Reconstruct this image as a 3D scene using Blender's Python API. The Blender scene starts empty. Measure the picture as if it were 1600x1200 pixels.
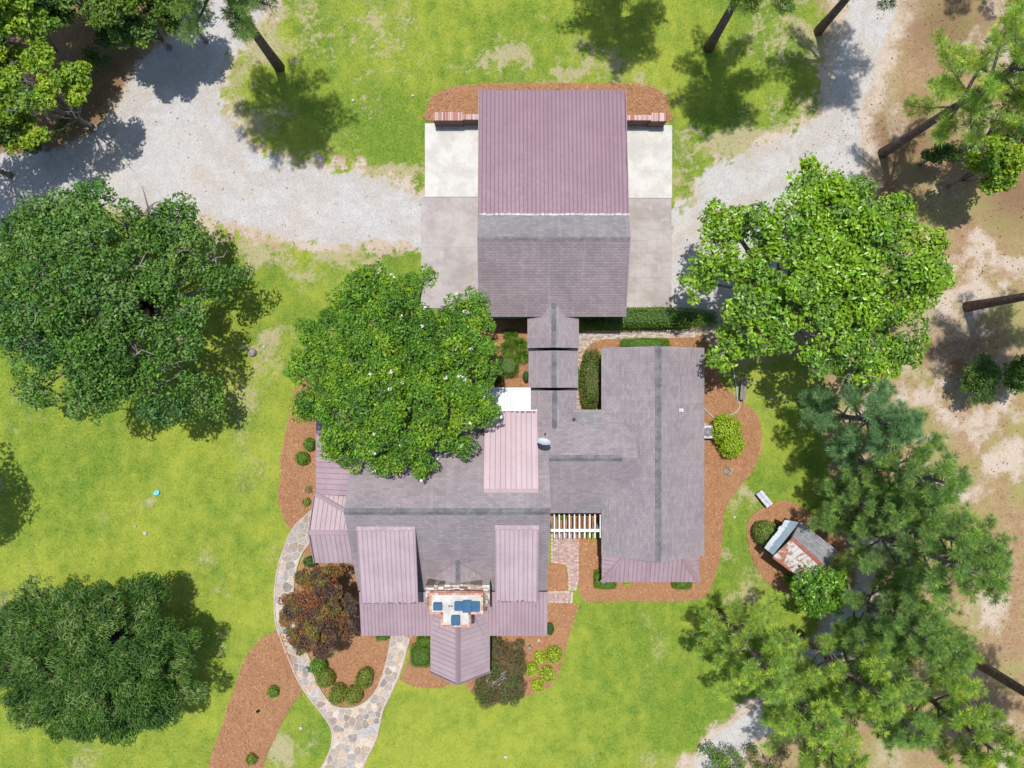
import bpy, bmesh, math, random
import numpy as np
from mathutils import Vector, Matrix
from mathutils.geometry import delaunay_2d_cdt

random.seed(7)
rng = np.random.default_rng(7)
sc = bpy.context.scene
COL = sc.collection
R = math.radians

# ------------------------------------------------------------------ camera, sky, sun, exposure
H, F = 42.0, 1110.0            # drone height in metres, focal length in photograph pixels
cam_d = bpy.data.cameras.new('drone_camera')
cam_d.sensor_width = 36.0
cam_d.lens = 36.0 * F / 1600.0
cam_d.clip_end = 2000
cam = bpy.data.objects.new('drone_camera', cam_d)
cam.location = (0, 0, H)
COL.objects.link(cam)
sc.camera = cam

SUNV = Vector((-0.045, 0.235, 0.97)).normalized()      # towards the sun
el = math.asin(SUNV.z)
az = math.atan2(SUNV.x, SUNV.y)
world = bpy.data.worlds.new('World')
sc.world = world
world.use_nodes = True
wn = world.node_tree
bg = wn.nodes['Background']
sky = wn.nodes.new('ShaderNodeTexSky')
sky.sky_type = 'NISHITA'
sky.sun_disc = False
sky.sun_elevation = el
sky.sun_rotation = az
wn.links.new(sky.outputs[0], bg.inputs[0])
bg.inputs[1].default_value = 0.14
sun_d = bpy.data.lights.new('sun', 'SUN')
sun_d.energy = 4.2
sun_d.angle = R(0.7)
sun_d.color = (1.0, 0.965, 0.90)
sun = bpy.data.objects.new('sun', sun_d)
sun.rotation_euler = SUNV.to_track_quat('Z', 'Y').to_euler()
sun.location = (0, 10, 60)
COL.objects.link(sun)
sc.view_settings.view_transform = 'Standard'
sc.view_settings.look = 'None'
sc.view_settings.gamma = 1
sc.view_settings.exposure = 0.1
sc.view_settings.use_curve_mapping = False
sc.render.engine = 'CYCLES'
sc.cycles.max_bounces = 6
sc.cycles.transparent_max_bounces = 8

# ------------------------------------------------------------------ helpers
def gp(px, py, z=0.0):
    """photograph pixel + height above ground -> place on the site"""
    s = (H - z) / F
    return ((px - 800) * s, (600 - py) * s, z)

def gxy(px, py, z=0.0):
    return gp(px, py, z)[:2]

def props(o, label=None, cat=None, group=None, kind=None):
    if label: o['label'] = label
    if cat: o['category'] = cat
    if group: o['group'] = group
    if kind: o['kind'] = kind
    return o

def thing(name, label, cat, loc=(0, 0, 0), group=None):
    o = bpy.data.objects.new(name, None)
    o.empty_display_size = 0.2
    o.location = loc
    COL.objects.link(o)
    return props(o, label, cat, group)

def root_loc(p):
    while p.parent: p = p.parent
    return Vector(p.location)

def link(name, me, parent=None, loc=(0, 0, 0)):
    o = bpy.data.objects.new(name, me)
    if parent: o.parent = parent
    o.location = loc
    COL.objects.link(o)
    return o

def npmesh(name, V, Fc, m, col=None, smooth=False, uv=None):
    """V (n,3); Fc (m,k) constant size faces"""
    V = np.asarray(V, dtype=np.float32); Fc = np.asarray(Fc, dtype=np.int32)
    me = bpy.data.meshes.new(name)
    n, (mf, k) = len(V), Fc.shape
    me.vertices.add(n); me.vertices.foreach_set('co', V.ravel())
    me.loops.add(mf * k); me.loops.foreach_set('vertex_index', Fc.ravel())
    me.polygons.add(mf)
    me.polygons.foreach_set('loop_start', np.arange(0, mf * k, k, dtype=np.int32))
    me.polygons.foreach_set('loop_total', np.full(mf, k, dtype=np.int32))
    if smooth: me.polygons.foreach_set('use_smooth', np.ones(mf, dtype=bool))
    me.update(calc_edges=True)
    if col is not None:
        c = np.ones((n, 4), dtype=np.float32); c[:, :col.shape[1]] = col
        a = me.color_attributes.new('col', 'FLOAT_COLOR', 'POINT')
        a.data.foreach_set('color', c.ravel())
    if m: me.materials.append(m)
    return me

class MB:
    """collects shapes in site coordinates and links them as ONE mesh object"""
    def __init__(self): self.v = []; self.f = []; self.uv = []
    def face(self, pts, uv=None):
        i = len(self.v); self.v += [tuple(p) for p in pts]
        self.f.append(tuple(range(i, i + len(pts))))
        self.uv.append(uv)
    def prism(self, top, off):
        """closed solid: polygon `top` and the same polygon moved by `off`"""
        n = len(top); i = len(self.v)
        self.v += [tuple(p) for p in top]
        self.v += [tuple(Vector(p) + Vector(off)) for p in top]
        self.f.append(tuple(range(i, i + n))); self.uv.append(None)
        self.f.append(tuple(i + n + k for k in reversed(range(n)))); self.uv.append(None)
        for k in range(n):
            a, b = i + k, i + (k + 1) % n
            self.f.append((a, a + n, b + n, b)); self.uv.append(None)
    def box(self, x0, x1, y0, y1, z0, z1):
        self.prism([(x0, y0, z1), (x1, y0, z1), (x1, y1, z1), (x0, y1, z1)], (0, 0, z0 - z1))
    def bar(self, a, b, w, h, up=(0, 0, 1)):
        a, b = Vector(a), Vector(b); d = (b - a).normalized(); u = Vector(up)
        s = d.cross(u).normalized(); u = s.cross(d).normalized()
        q = [a - s * w / 2 + u * h / 2, a + s * w / 2 + u * h / 2, b + s * w / 2 + u * h / 2, b - s * w / 2 + u * h / 2]
        self.prism(q, -u * h)
    def tube(self, pts, radii, n=8, cap=True):
        pts = [Vector(p) for p in pts]; i0 = len(self.v)
        for k, p in enumerate(pts):
            d = (pts[min(k + 1, len(pts) - 1)] - pts[max(k - 1, 0)])
            d = d.normalized() if d.length > 1e-6 else Vector((0, 0, 1))
            s = d.cross(Vector((0.31, 0.17, 0.93)) if abs(d.z) < 0.9 else Vector((1, 0.1, 0))).normalized(); t = d.cross(s)
            r = radii[k] if hasattr(radii, '__len__') else radii
            for q in range(n):
                a = 2 * math.pi * q / n
                self.v.append(tuple(p + (s * math.cos(a) + t * math.sin(a)) * r))
        for k in range(len(pts) - 1):
            for q in range(n):
                a = i0 + k * n + q; b = i0 + k * n + (q + 1) % n
                self.f.append((a, b, b + n, a + n)); self.uv.append(None)
        if cap:
            self.f.append(tuple(i0 + q for q in reversed(range(n)))); self.uv.append(None)
            e = i0 + (len(pts) - 1) * n
            self.f.append(tuple(e + q for q in range(n))); self.uv.append(None)
    def lathe(self, c, prof, n=20):
        i0 = len(self.v); c = Vector(c)
        for r, z in prof:
            for q in range(n):
                a = 2 * math.pi * q / n
                self.v.append((c.x + r * math.cos(a), c.y + r * math.sin(a), c.z + z))
        for k in range(len(prof) - 1):
            for q in range(n):
                a = i0 + k * n + q; b = i0 + k * n + (q + 1) % n
                self.f.append((a, b, b + n, a + n)); self.uv.append(None)
    def build(self, name, m, parent=None, smooth=False, kind=None):
        off = root_loc(parent) if parent else Vector((0, 0, 0))
        me = bpy.data.meshes.new(name)
        me.from_pydata([(x - off.x, y - off.y, z - off.z) for x, y, z in self.v], [], self.f)
        if any(u is not None for u in self.uv):
            l = me.uv_layers.new(name='UVMap'); k = 0
            for f, u in zip(self.f, self.uv):
                for j in range(len(f)):
                    if u is not None: l.data[k].uv = u[j]
                    k += 1
        if m: me.materials.append(m)
        if smooth: me.polygons.foreach_set('use_smooth', [True] * len(me.polygons))
        me.update()
        o = link(name, me, parent)
        if kind: o['kind'] = kind
        return o

# numpy value noise --------------------------------------------------
def vnoise(x, y, seed=0):
    xi = np.floor(x).astype(np.int64); yi = np.floor(y).astype(np.int64)
    fx = x - xi; fy = y - yi
    fx = fx * fx * (3 - 2 * fx); fy = fy * fy * (3 - 2 * fy)
    def h(a, b):
        n = (a * 374761393 + b * 668265263 + seed * 974634541) & 0xFFFFFFFF
        n = ((n ^ (n >> 13)) * 1274126177) & 0xFFFFFFFF
        return ((n ^ (n >> 16)) & 0xFFFF) / 65535.0
    return (h(xi, yi) * (1 - fx) + h(xi + 1, yi) * fx) * (1 - fy) + (h(xi, yi + 1) * (1 - fx) + h(xi + 1, yi + 1) * fx) * fy

def fbm(x, y, seed=0, octs=4):
    s = 0; a = 0.5; t = 0
    for k in range(octs):
        s = s + a * vnoise(x * 2 ** k + 17.3 * k, y * 2 ** k - 9.1 * k, seed + k); t += a; a *= 0.5
    return s / t

def sdf(poly, X, Y):
    """signed distance, positive inside"""
    d = np.full(X.shape, 1e9); ins = np.zeros(X.shape, dtype=bool)
    n = len(poly)
    for i in range(n):
        ax, ay = poly[i]; bx, by = poly[(i + 1) % n]
        ex, ey = bx - ax, by - ay
        t = np.clip(((X - ax) * ex + (Y - ay) * ey) / (ex * ex + ey * ey + 1e-12), 0, 1)
        d = np.minimum(d, (X - ax - t * ex) ** 2 + (Y - ay - t * ey) ** 2)
        c = (ay > Y) != (by > Y)
        ins ^= c & (X < ex * (Y - ay) / (ey if abs(ey) > 1e-12 else 1e-12) + ax)
    return np.where(ins, 1, -1) * np.sqrt(d)

def smooth_poly(pts, n=6):
    """closed Catmull-Rom"""
    out = []; k = len(pts)
    for i in range(k):
        p0, p1, p2, p3 = (Vector(pts[(i + j - 1) % k]) for j in range(4))
        for s in range(n):
            t = s / n
            out.append(tuple(0.5 * (2 * p1 + (p2 - p0) * t + (2 * p0 - 5 * p1 + 4 * p2 - p3) * t * t + (3 * p1 - p0 - 3 * p2 + p3) * t ** 3)))
    return out

def pxpoly(pts, z=0.0): return [gxy(a, b, z) for a, b in pts]

# ------------------------------------------------------------------ materials
class NT:
    def __init__(self, name):
        self.m = bpy.data.materials.new(name); self.m.use_nodes = True
        self.t = self.m.node_tree; self.b = self.t.nodes['Principled BSDF']
    def n(self, typ, **kw):
        nd = self.t.nodes.new(typ)
        for k, v in kw.items():
            if k.startswith('i_'):
                key = k[2:].replace('_', ' ')
                nd.inputs[int(key) if key.isdigit() else key].default_value = v
            else: setattr(nd, k, v)
        return nd
    def l(self, a, b): self.t.links.new(a, b)
    def pos(self): return self.n('ShaderNodeNewGeometry').outputs['Position']
    def objco(self): return self.n('ShaderNodeTexCoord').outputs['Object']
    def noise(self, co, scale, detail=4, rough=0.6, dist=0.0):
        nd = self.n('ShaderNodeTexNoise'); nd.inputs['Scale'].default_value = scale
        nd.inputs['Detail'].default_value = detail; nd.inputs['Roughness'].default_value = rough
        nd.inputs['Distortion'].default_value = dist
        if co is not None: self.l(co, nd.inputs['Vector'])
        return nd.outputs['Fac']
    def mapr(self, v, a, b, c=0.0, d=1.0, smooth=True):
        nd = self.n('ShaderNodeMapRange', interpolation_type='SMOOTHSTEP' if smooth else 'LINEAR')
        self.l(v, nd.inputs['Value'])
        for k, val in zip(('From Min', 'From Max', 'To Min', 'To Max'), (a, b, c, d)): nd.inputs[k].default_value = val
        return nd.outputs['Result']
    def mix(self, f, a, b, mode='MIX'):
        nd = self.n('ShaderNodeMix', data_type='RGBA', blend_type=mode)
        for s, v in ((0, f), (6, a), (7, b)):
            if isinstance(v, (int, float)): nd.inputs[s].default_value = v
            elif isinstance(v, tuple): nd.inputs[s].default_value = (*v, 1) if len(v) == 3 else v
            else: self.l(v, nd.inputs[s])
        return nd.outputs[2]
    def math(self, op, a, b=None):
        nd = self.n('ShaderNodeMath', operation=op)
        for s, v in ((0, a), (1, b)):
            if v is None: continue
            if isinstance(v, (int, float)): nd.inputs[s].default_value = v
            else: self.l(v, nd.inputs[s])
        return nd.outputs[0]
    def bump(self, h, strength=0.4, dist=0.02):
        nd = self.n('ShaderNodeBump'); nd.inputs['Strength'].default_value = strength; nd.inputs['Distance'].default_value = dist
        self.l(h, nd.inputs['Height']); self.l(nd.outputs[0], self.b.inputs['Normal'])
    def done(self, col=None, rough=0.8, spec=0.3, metal=0.0):
        if col is not None:
            if isinstance(col, tuple): self.b.inputs['Base Color'].default_value = (*col, 1)
            else: self.l(col, self.b.inputs['Base Color'])
        if isinstance(rough, (int, float)): self.b.inputs['Roughness'].default_value = rough
        else: self.l(rough, self.b.inputs['Roughness'])
        self.b.inputs['Specular IOR Level'].default_value = spec
        self.b.inputs['Metallic'].default_value = metal
        return self.m

def plain(name, c1, c2=None, scale=3.0, rough=0.75, spec=0.3, fine=None, bump=0.0, metal=0.0, lo=0.35, hi=0.65):
    """two-tone weathered surface"""
    t = NT(name); co = t.pos()
    c2 = c2 or tuple(v * 0.8 for v in c1)
    c = t.mix(t.mapr(t.noise(co, scale, 5), lo, hi), c1, c2)
    fn = t.noise(co, fine or scale * 14, 3)
    c = t.mix(0.35, c, t.mix(t.mapr(fn, 0.3, 0.7), (0.6, 0.6, 0.6), (1.25, 1.25, 1.25)), 'MULTIPLY')
    if bump: t.bump(fn, bump, 0.02)
    return t.done(c, rough, spec, metal)

def leafmat(name, rough=0.45, spec=0.4, trans=0.25):
    t = NT(name)
    a = t.n('ShaderNodeAttribute', attribute_name='col')
    t.done(a.outputs['Color'], rough, spec)
    tr = t.n('ShaderNodeBsdfTranslucent')
    t.l(t.mix(1.0, a.outputs['Color'], (1.25, 1.35, 0.6), 'MULTIPLY'), tr.inputs['Color'])
    mx = t.n('ShaderNodeMixShader'); mx.inputs[0].default_value = trans
    t.l(t.b.outputs[0], mx.inputs[1]); t.l(tr.outputs[0], mx.inputs[2])
    t.l(mx.outputs[0], t.t.nodes['Material Output'].inputs['Surface'])
    return t.m

def vcolmat(name, rough=0.85, fine=25.0, amt=0.5, bump=0.3, spec=0.25):
    t = NT(name); a = t.n('ShaderNodeAttribute', attribute_name='col'); co = t.pos()
    fn = t.noise(co, fine, 4)
    c = t.mix(amt, a.outputs['Color'], t.mix(t.mapr(fn, 0.3, 0.7), (0.55, 0.55, 0.55), (1.35, 1.35, 1.35)), 'MULTIPLY')
    t.bump(fn, bump, 0.02)
    return t.done(c, rough, spec)

def ground_material():
    t = NT('site_ground'); co = t.pos()
    a = t.n('ShaderNodeAttribute', attribute_name='col')          # r grass, g gravel, b pale sand
    sep = t.n('ShaderNodeSeparateColor'); t.l(a.outputs['Color'], sep.inputs[0])
    a2 = t.n('ShaderNodeAttribute', attribute_name='tint')         # r lush, g thatch, b litter
    sp2 = t.n('ShaderNodeSeparateColor'); t.l(a2.outputs['Color'], sp2.inputs[0])
    n_f = t.noise(co, 9.0, 6, 0.7); n_g = t.noise(co, 24.0, 3, 0.7); n_m = t.noise(co, 1.6, 5, 0.65); n_l = t.noise(co, 0.35, 4, 0.6)
    n_p = t.noise(co, 4.0, 6, 0.7, 0.6)
    # lawn
    lush = t.math('ADD', sp2.outputs[0], t.math('MULTIPLY', t.math('SUBTRACT', n_m, 0.5), 1.3))
    g = t.mix(t.mapr(lush, -0.1, 1.1, smooth=False), (0.308, 0.352, 0.046), (0.102, 0.200, 0.022))
    g = t.mix(t.mapr(n_f, 0.35, 0.72), g, t.mix(0.4, g, (0.41, 0.43, 0.09)))
    g = t.mix(t.math('MULTIPLY', t.mapr(n_g, 0.35, 0.75), 0.32), g, t.mix(1.0, g, (0.50, 0.62, 0.5), 'MULTIPLY'))
    th = t.math('ADD', sp2.outputs[1], t.math('MULTIPLY', t.math('SUBTRACT', n_p, 0.5), 1.7))
    g = t.mix(t.mapr(th, 0.40, 0.85), g, (0.385, 0.345, 0.19))
    # gravel
    v = t.n('ShaderNodeTexVoronoi'); v.inputs['Scale'].default_value = 22.0; t.l(co, v.inputs['Vector'])
    gr = t.mix(t.mapr(n_m, 0.3, 0.7), (0.51, 0.498, 0.492), (0.44, 0.425, 0.412))
    gr = t.mix(t.mapr(n_l, 0.45, 0.7), gr, (0.50, 0.465, 0.435))
    gr = t.mix(t.math('MULTIPLY', t.mapr(t.math('ADD', sp2.outputs[1], t.math('MULTIPLY', t.math('SUBTRACT', n_p, 0.5), 0.8)), 0.36, 0.85), 0.5), gr, (0.43, 0.375, 0.325))
    gr = t.mix(0.55, gr, t.mix(v.outputs['Color'], (0.62, 0.60, 0.58), (1.32, 1.32, 1.32)), 'MULTIPLY')
    gr = t.mix(t.mapr(n_g, 0.60, 0.80), gr, (0.26, 0.235, 0.21))
    # bare soil with needles, thin grass
    so = t.mix(t.mapr(n_m, 0.3, 0.68), (0.34, 0.212, 0.125), (0.40, 0.285, 0.178))
    so = t.mix(t.mapr(n_f, 0.42, 0.7), so, (0.255, 0.140, 0.075))
    tg = t.math('ADD', t.math('MULTIPLY', n_l, 0.6), t.math('MULTIPLY', n_p, 0.5))
    so = t.mix(t.mapr(tg, 0.47, 0.70, 0, 0.85), so, (0.29, 0.30, 0.10))
    lit = t.mix(t.mapr(n_f, 0.3, 0.7), (0.13, 0.078, 0.045), (0.26, 0.155, 0.088))
    so = t.mix(sp2.outputs[2], so, lit)
    sa = t.mix(t.mapr(n_f, 0.3, 0.75), (0.56, 0.475, 0.40), (0.43, 0.34, 0.26))
    def ragged(s, w, k): return t.mapr(t.math('ADD', s, t.math('MULTIPLY', t.math('SUBTRACT', n_p, 0.5), k)), 0.5 - w, 0.5 + w)
    c = so
    c = t.mix(ragged(sep.outputs[2], 0.34, 0.9), c, sa)
    c = t.mix(ragged(sep.outputs[1], 0.22, 0.8), c, gr)
    c = t.mix(ragged(sep.outputs[0], 0.16, 1.0), c, g)
    fine = t.noise(co, 60.0, 2, 0.8)
    c = t.mix(0.45, c, t.mix(t.mapr(fine, 0.25, 0.75), (0.55, 0.55, 0.55), (1.4, 1.4, 1.4)), 'MULTIPLY')
    t.bump(t.math('ADD', n_g, n_f), 0.55, 0.05)
    return t.done(c, 0.95, 0.06)

def shingle_material(name, ca, cb, cm):
    t = NT(name)
    uv = t.n('ShaderNodeUVMap'); co = t.pos()
    br = t.n('ShaderNodeTexBrick'); t.l(uv.outputs[0], br.inputs['Vector'])
    br.offset = 0.37; br.squash = 1.0
    br.inputs['Color1'].default_value = (*ca, 1); br.inputs['Color2'].default_value = (*cb, 1); br.inputs['Mortar'].default_value = (*cm, 1)
    br.inputs['Scale'].default_value = 1.0; br.inputs['Mortar Size'].default_value = 0.011
    br.inputs['Brick Width'].default_value = 0.31; br.inputs['Row Height'].default_value = 0.145; br.inputs['Bias'].default_value = 0.0
    br.inputs['Mortar Smooth'].default_value = 0.4
    st = t.mapr(t.noise(co, 0.55, 5, 0.65), 0.34, 0.68)
    c = t.mix(t.math('MULTIPLY', st, 0.42), br.outputs['Color'], t.mix(1.0, br.outputs['Color'], (0.62, 0.63, 0.68), 'MULTIPLY'))
    # pale streaks running down the slope
    mp = t.n('ShaderNodeMapping'); mp.inputs['Scale'].default_value = (2.2, 0.22, 1); t.l(uv.outputs[0], mp.inputs['Vector'])
    c = t.mix(t.math('MULTIPLY', t.mapr(t.noise(mp.outputs[0], 1.0, 4), 0.5, 0.75), 0.35), c, (0.36, 0.315, 0.30))
    gn = t.noise(co, 55.0, 3, 0.8)
    c = t.mix(0.6, c, t.mix(t.mapr(gn, 0.28, 0.72), (0.6, 0.6, 0.6), (1.4, 1.4, 1.4)), 'MULTIPLY')
    t.bump(gn, 0.25, 0.01)
    return t.done(c, 0.9, 0.2)

def metal_material(name, base, worn, dirt):
    t = NT(name); co = t.pos()
    c = t.mix(t.mapr(t.noise(co, 0.7, 5, 0.6), 0.38, 0.66), base, worn)
    c = t.mix(t.math('MULTIPLY', t.mapr(t.noise(co, 2.6, 5, 0.7), 0.52, 0.8), 0.5), c, dirt)
    mp = t.n('ShaderNodeMapping'); mp.inputs['Scale'].default_value = (3.0, 0.30, 0.30); t.l(co, mp.inputs['Vector'])
    c = t.mix(t.math('MULTIPLY', t.mapr(t.noise(mp.outputs[0], 1.0, 5, 0.65), 0.50, 0.78), 0.55), c, dirt)
    c = t.mix(t.math('MULTIPLY', t.mapr(t.noise(co, 22.0, 3, 0.7), 0.62, 0.74), 0.22), c, (0.16, 0.11, 0.10))
    oi = t.n('ShaderNodeObjectInfo')
    c = t.mix(0.9, c, t.mix(oi.outputs['Random'], (0.955, 0.955, 0.955), (1.045, 1.04, 1.04)), 'MULTIPLY')
    r = t.mapr(t.noise(co, 5.0, 4), 0.3, 0.7, 0.42, 0.6)
    t.bump(t.noise(co, 3.0, 2), 0.08, 0.02)
    return t.done(c, r, 0.4)

M = {}
M['ground'] = ground_material()
M['shingle'] = shingle_material('grey_brown_shingle', (0.318, 0.272, 0.282), (0.255, 0.218, 0.228), (0.205, 0.175, 0.184))
M['shingle_garage'] = shingle_material('garage_shingle', (0.285, 0.232, 0.240), (0.230, 0.188, 0.196), (0.165, 0.135, 0.142))
M['shingle_pale'] = shingle_material('weathered_ridge_shingle', (0.275, 0.258, 0.255), (0.215, 0.204, 0.208), (0.18, 0.17, 0.175))
M['cap'] = plain('ridge_cap_shingle', (0.20, 0.195, 0.205), (0.125, 0.122, 0.13), 2.2, 0.9, 0.2, bump=0.2)
M['metal_garage'] = metal_material('mauve_metal', (0.226, 0.138, 0.178), (0.252, 0.158, 0.196), (0.200, 0.120, 0.145))
M['metal'] = metal_material('faded_pink_metal', (0.445, 0.350, 0.372), (0.40, 0.305, 0.328), (0.33, 0.235, 0.258))
M['seam'] = plain('seam_shade_and_dirt', (0.19, 0.128, 0.148), (0.16, 0.105, 0.125), 3, 0.6)  # dark deck in the panel gaps paints rib shade and dirt as lines
M['metal_porch'] = metal_material('mauve_porch_metal', (0.365, 0.268, 0.296), (0.322, 0.228, 0.254), (0.262, 0.176, 0.20))
M['metal_dark'] = metal_material('mauve_trim', (0.315, 0.222, 0.252), (0.28, 0.19, 0.22), (0.24, 0.16, 0.19))
M['metal_north'] = metal_material('salmon_metal', (0.465, 0.358, 0.372), (0.435, 0.325, 0.342), (0.38, 0.275, 0.288))
M['white_metal'] = plain('white_metal', (0.66, 0.67, 0.68), (0.58, 0.60, 0.62), 1.5, 0.45, 0.4)
M['flash'] = plain('pale_flashing', (0.55, 0.50, 0.50), (0.36, 0.31, 0.32), 4, 0.5, 0.5)
M['siding'] = plain('blue_grey_siding', (0.085, 0.105, 0.14), (0.07, 0.09, 0.125), 2, 0.7)
M['trim'] = plain('white_trim', (0.74, 0.73, 0.71), (0.66, 0.65, 0.62), 2, 0.6)
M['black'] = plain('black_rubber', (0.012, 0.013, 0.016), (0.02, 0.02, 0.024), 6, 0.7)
M['glass'] = NT('window_glass').done((0.03, 0.04, 0.05), 0.08, 0.6)
M['conc'] = plain('pale_concrete', (0.60, 0.58, 0.55), (0.49, 0.465, 0.435), 0.9, 0.9, 0.2, fine=30, bump=0.06)
M['brick_cap'] = vcolmat('cap_brick', 0.85, 20, 0.5, 0.3)
M['paver'] = vcolmat('paver', 0.88, 18, 0.55, 0.25)
M['stone'] = vcolmat('flag_stone', 0.82, 9, 0.5, 0.3)
M['mortar'] = plain('sandy_mortar', (0.52, 0.44, 0.345), (0.58, 0.515, 0.43), 2.2, 0.95, 0.1, bump=0.3)
M['edging'] = plain('pale_edging', (0.50, 0.415, 0.38), (0.42, 0.33, 0.30), 3, 0.9, 0.15, bump=0.2)
M['bark'] = plain('pine_bark', (0.20, 0.15, 0.135), (0.11, 0.085, 0.08), 5, 0.95, 0.1, fine=26, bump=0.8)
M['greybark'] = plain('grey_bark', (0.30, 0.275, 0.255), (0.17, 0.15, 0.14), 4, 0.9, 0.15, bump=0.4)
M['palebark'] = plain('bleached_twigs', (0.46, 0.43, 0.41), (0.33, 0.30, 0.285), 4, 0.9, 0.15, bump=0.3)
M['leaf'] = leafmat('matt_leaf', 0.5, 0.35, 0.24)
M['gloss'] = leafmat('glossy_leaf', 0.34, 0.5, 0.18)
M['needle'] = leafmat('pine_needle', 0.45, 0.4, 0.42)
M['petal'] = plain('white_petal', (0.82, 0.80, 0.78), (0.78, 0.72, 0.66), 6, 0.7)
M['grassblade'] = leafmat('grass_blade', 0.6, 0.2, 0.3)
M['litter'] = leafmat('fallen_leaf', 0.8, 0.15, 0.05)

def mulch_material():
    t = NT('pine_straw_mulch'); co = t.pos()
    n1 = t.noise(co, 0.8, 6, 0.7); n2 = t.noise(co, 7.0, 6, 0.8, 2.2); n3 = t.noise(co, 45.0, 3, 0.8, 0.8)
    c = t.mix(t.mapr(n1, 0.3, 0.7), (0.52, 0.285, 0.15), (0.455, 0.238, 0.122))
    c = t.mix(t.mapr(n2, 0.46, 0.70), c, (0.32, 0.158, 0.085))
    c = t.mix(t.mapr(n2, 0.24, 0.42, 0.7, 0.0), c, (0.55, 0.35, 0.22))
    c = t.mix(0.55, c, t.mix(t.mapr(n3, 0.28, 0.72), (0.5, 0.5, 0.5), (1.45, 1.45, 1.45)), 'MULTIPLY')
    t.bump(t.math('ADD', n2, n3), 0.9, 0.07)
    return t.done(c, 0.95, 0.1)
M['mulch'] = mulch_material()

# ------------------------------------------------------------------ ground
GRAVEL_A = pxpoly([(285, -200), (440, -200), (425, 0), (400, 40), (360, 92), (345, 150), (362, 190), (400, 236), (470, 258), (560, 268), (630, 292), (672, 306), (672, 400), (640, 378), (560, 384), (480, 382), (420, 362), (300, 335), (160, 318), (60, 335), (0, 372), (-250, 440), (-250, 300), (0, 243), (90, 232), (150, 205), (188, 160), (200, 125), (225, 92), (285, 40)])
GRAVEL_B = pxpoly([(1045, 318), (1078, 320), (1100, 262), (1150, 246), (1210, 222), (1285, 185), (1300, 110), (1318, 30), (1325, -200), (1420, -200), (1395, 30), (1376, 80), (1345, 170), (1342, 260), (1335, 330), (1290, 400), (1180, 440), (1110, 490), (1045, 490)])
GRAVEL_C = pxpoly([(1040, 1260), (1085, 1192), (1130, 1142), (1185, 1100), (1230, 1058), (1268, 1010), (1292, 960), (1330, 900), (1355, 930), (1345, 1000), (1305, 1040), (1265, 1082), (1225, 1122), (1180, 1158), (1140, 1200), (1095, 1270)])
LAWN = pxpoly([(405, -250), (1290, -250), (1285, 60), (1275, 190), (1100, 260), (1080, 330), (1050, 330), (1000, 400), (1100, 560), (1300, 560), (1290, 700), (1300, 780), (1320, 880), (1310, 960), (1250, 1050), (1170, 1115), (1100, 1165), (1060, 1215), (1000, 1400), (-300, 1400), (-300, 430), (0, 368), (60, 330), (250, 340), (430, 372), (560, 392), (650, 392), (680, 330), (640, 285), (540, 262), (460, 248), (390, 225), (345, 175), (340, 110), (380, 60), (430, 10)])
LITTER = pxpoly([(-400, -300), (310, -300), (290, 25), (222, 95), (200, 130), (185, 160), (150, 205), (80, 240), (-400, 330)])
PATCHES_SAND = [(1520, 470, 60, 30), (1545, 655, 70, 45), (1575, 715, 40, 45), (1530, 760, 45, 25), (1350, 30, 35, 60), (1560, 90, 50, 30), (1480, 400, 60, 25), (1570, 420, 40, 25), (1330, 960, 40, 45), (1370, 900, 30, 60), (1420, 730, 30, 60), (1400, 640, 40, 40), (1560, 930, 40, 25), (1575, 1160, 40, 40), (1550, 960, 40, 20), (1450, 830, 40, 30), (430, 395, 40, 20), (445, 420, 30, 18), (420, 12, 22, 22), (1145, 555, 40, 26), (1230, 720, 30, 16)]
PATCHES_THATCH = [(430, 405, 60, 40), (560, 400, 90, 18), (410, 30, 50, 45), (620, 285, 60, 28), (490, 300, 60, 26), (830, 105, 150, 18), (1170, 245, 60, 28), (1130, 230, 60, 24), (330, 915, 30, 28), (240, 770, 24, 22), (1175, 775, 32, 26), (1150, 790, 30, 20), (1155, 910, 26, 24), (440, 520, 26, 16), (395, 550, 20, 14), (690, 1000, 60, 10), (1240, 50, 30, 60), (430, 1170, 60, 40), (1120, 600, 30, 30), (350, 1010, 30, 20), (620, 330, 40, 20), (120, 330, 80, 20)]
PATCHES_LUSH = [(130, 730, 60, 40), (390, 430, 60, 60), (400, 640, 50, 90), (640, 260, 50, 45), (840, 85, 90, 12), (560, 180, 70, 60), (620, 1120, 60, 30), (900, 970, 30, 20), (820, 1000, 40, 30), (400, 800, 50, 60), (1080, 280, 40, 30), (1100, 930, 40, 12), (350, 780, 60, 60), (760, 40, 100, 30), (1180, 230, 50, 20)]

X0, X1, Y0, Y1 = -38.0, 38.0, -30.0, 31.0
STEP = 0.12
nx = int((X1 - X0) / STEP) + 1; ny = int((Y1 - Y0) / STEP) + 1
gx, gy = np.meshgrid(np.linspace(X0, X1, nx), np.linspace(Y0, Y1, ny))
wob = (fbm(gx * 0.9, gy * 0.9, 3) - 0.5) * 1.6 + (fbm(gx * 3.5, gy * 3.5, 5) - 0.5) * 0.9
def soft(s, w): return np.clip(0.5 + s / (2 * w), 0, 1)
d_lawn = sdf(LAWN, gx, gy); d_ga = sdf(GRAVEL_A, gx, gy); d_gb = sdf(GRAVEL_B, gx, gy); d_gc = sdf(GRAVEL_C, gx, gy)
m_grav = np.maximum(np.maximum(soft(d_ga + wob * 0.6, 0.5), soft(d_gb + wob * 0.7, 0.5)), soft(d_gc + wob * 0.6, 0.5))
m_lawn = soft(d_lawn + wob * 1.0, 0.9) * (1 - np.clip(m_grav * 1.15 - 0.1, 0, 1))
m_lit = soft(sdf(LITTER, gx, gy) + wob, 0.6)
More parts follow.
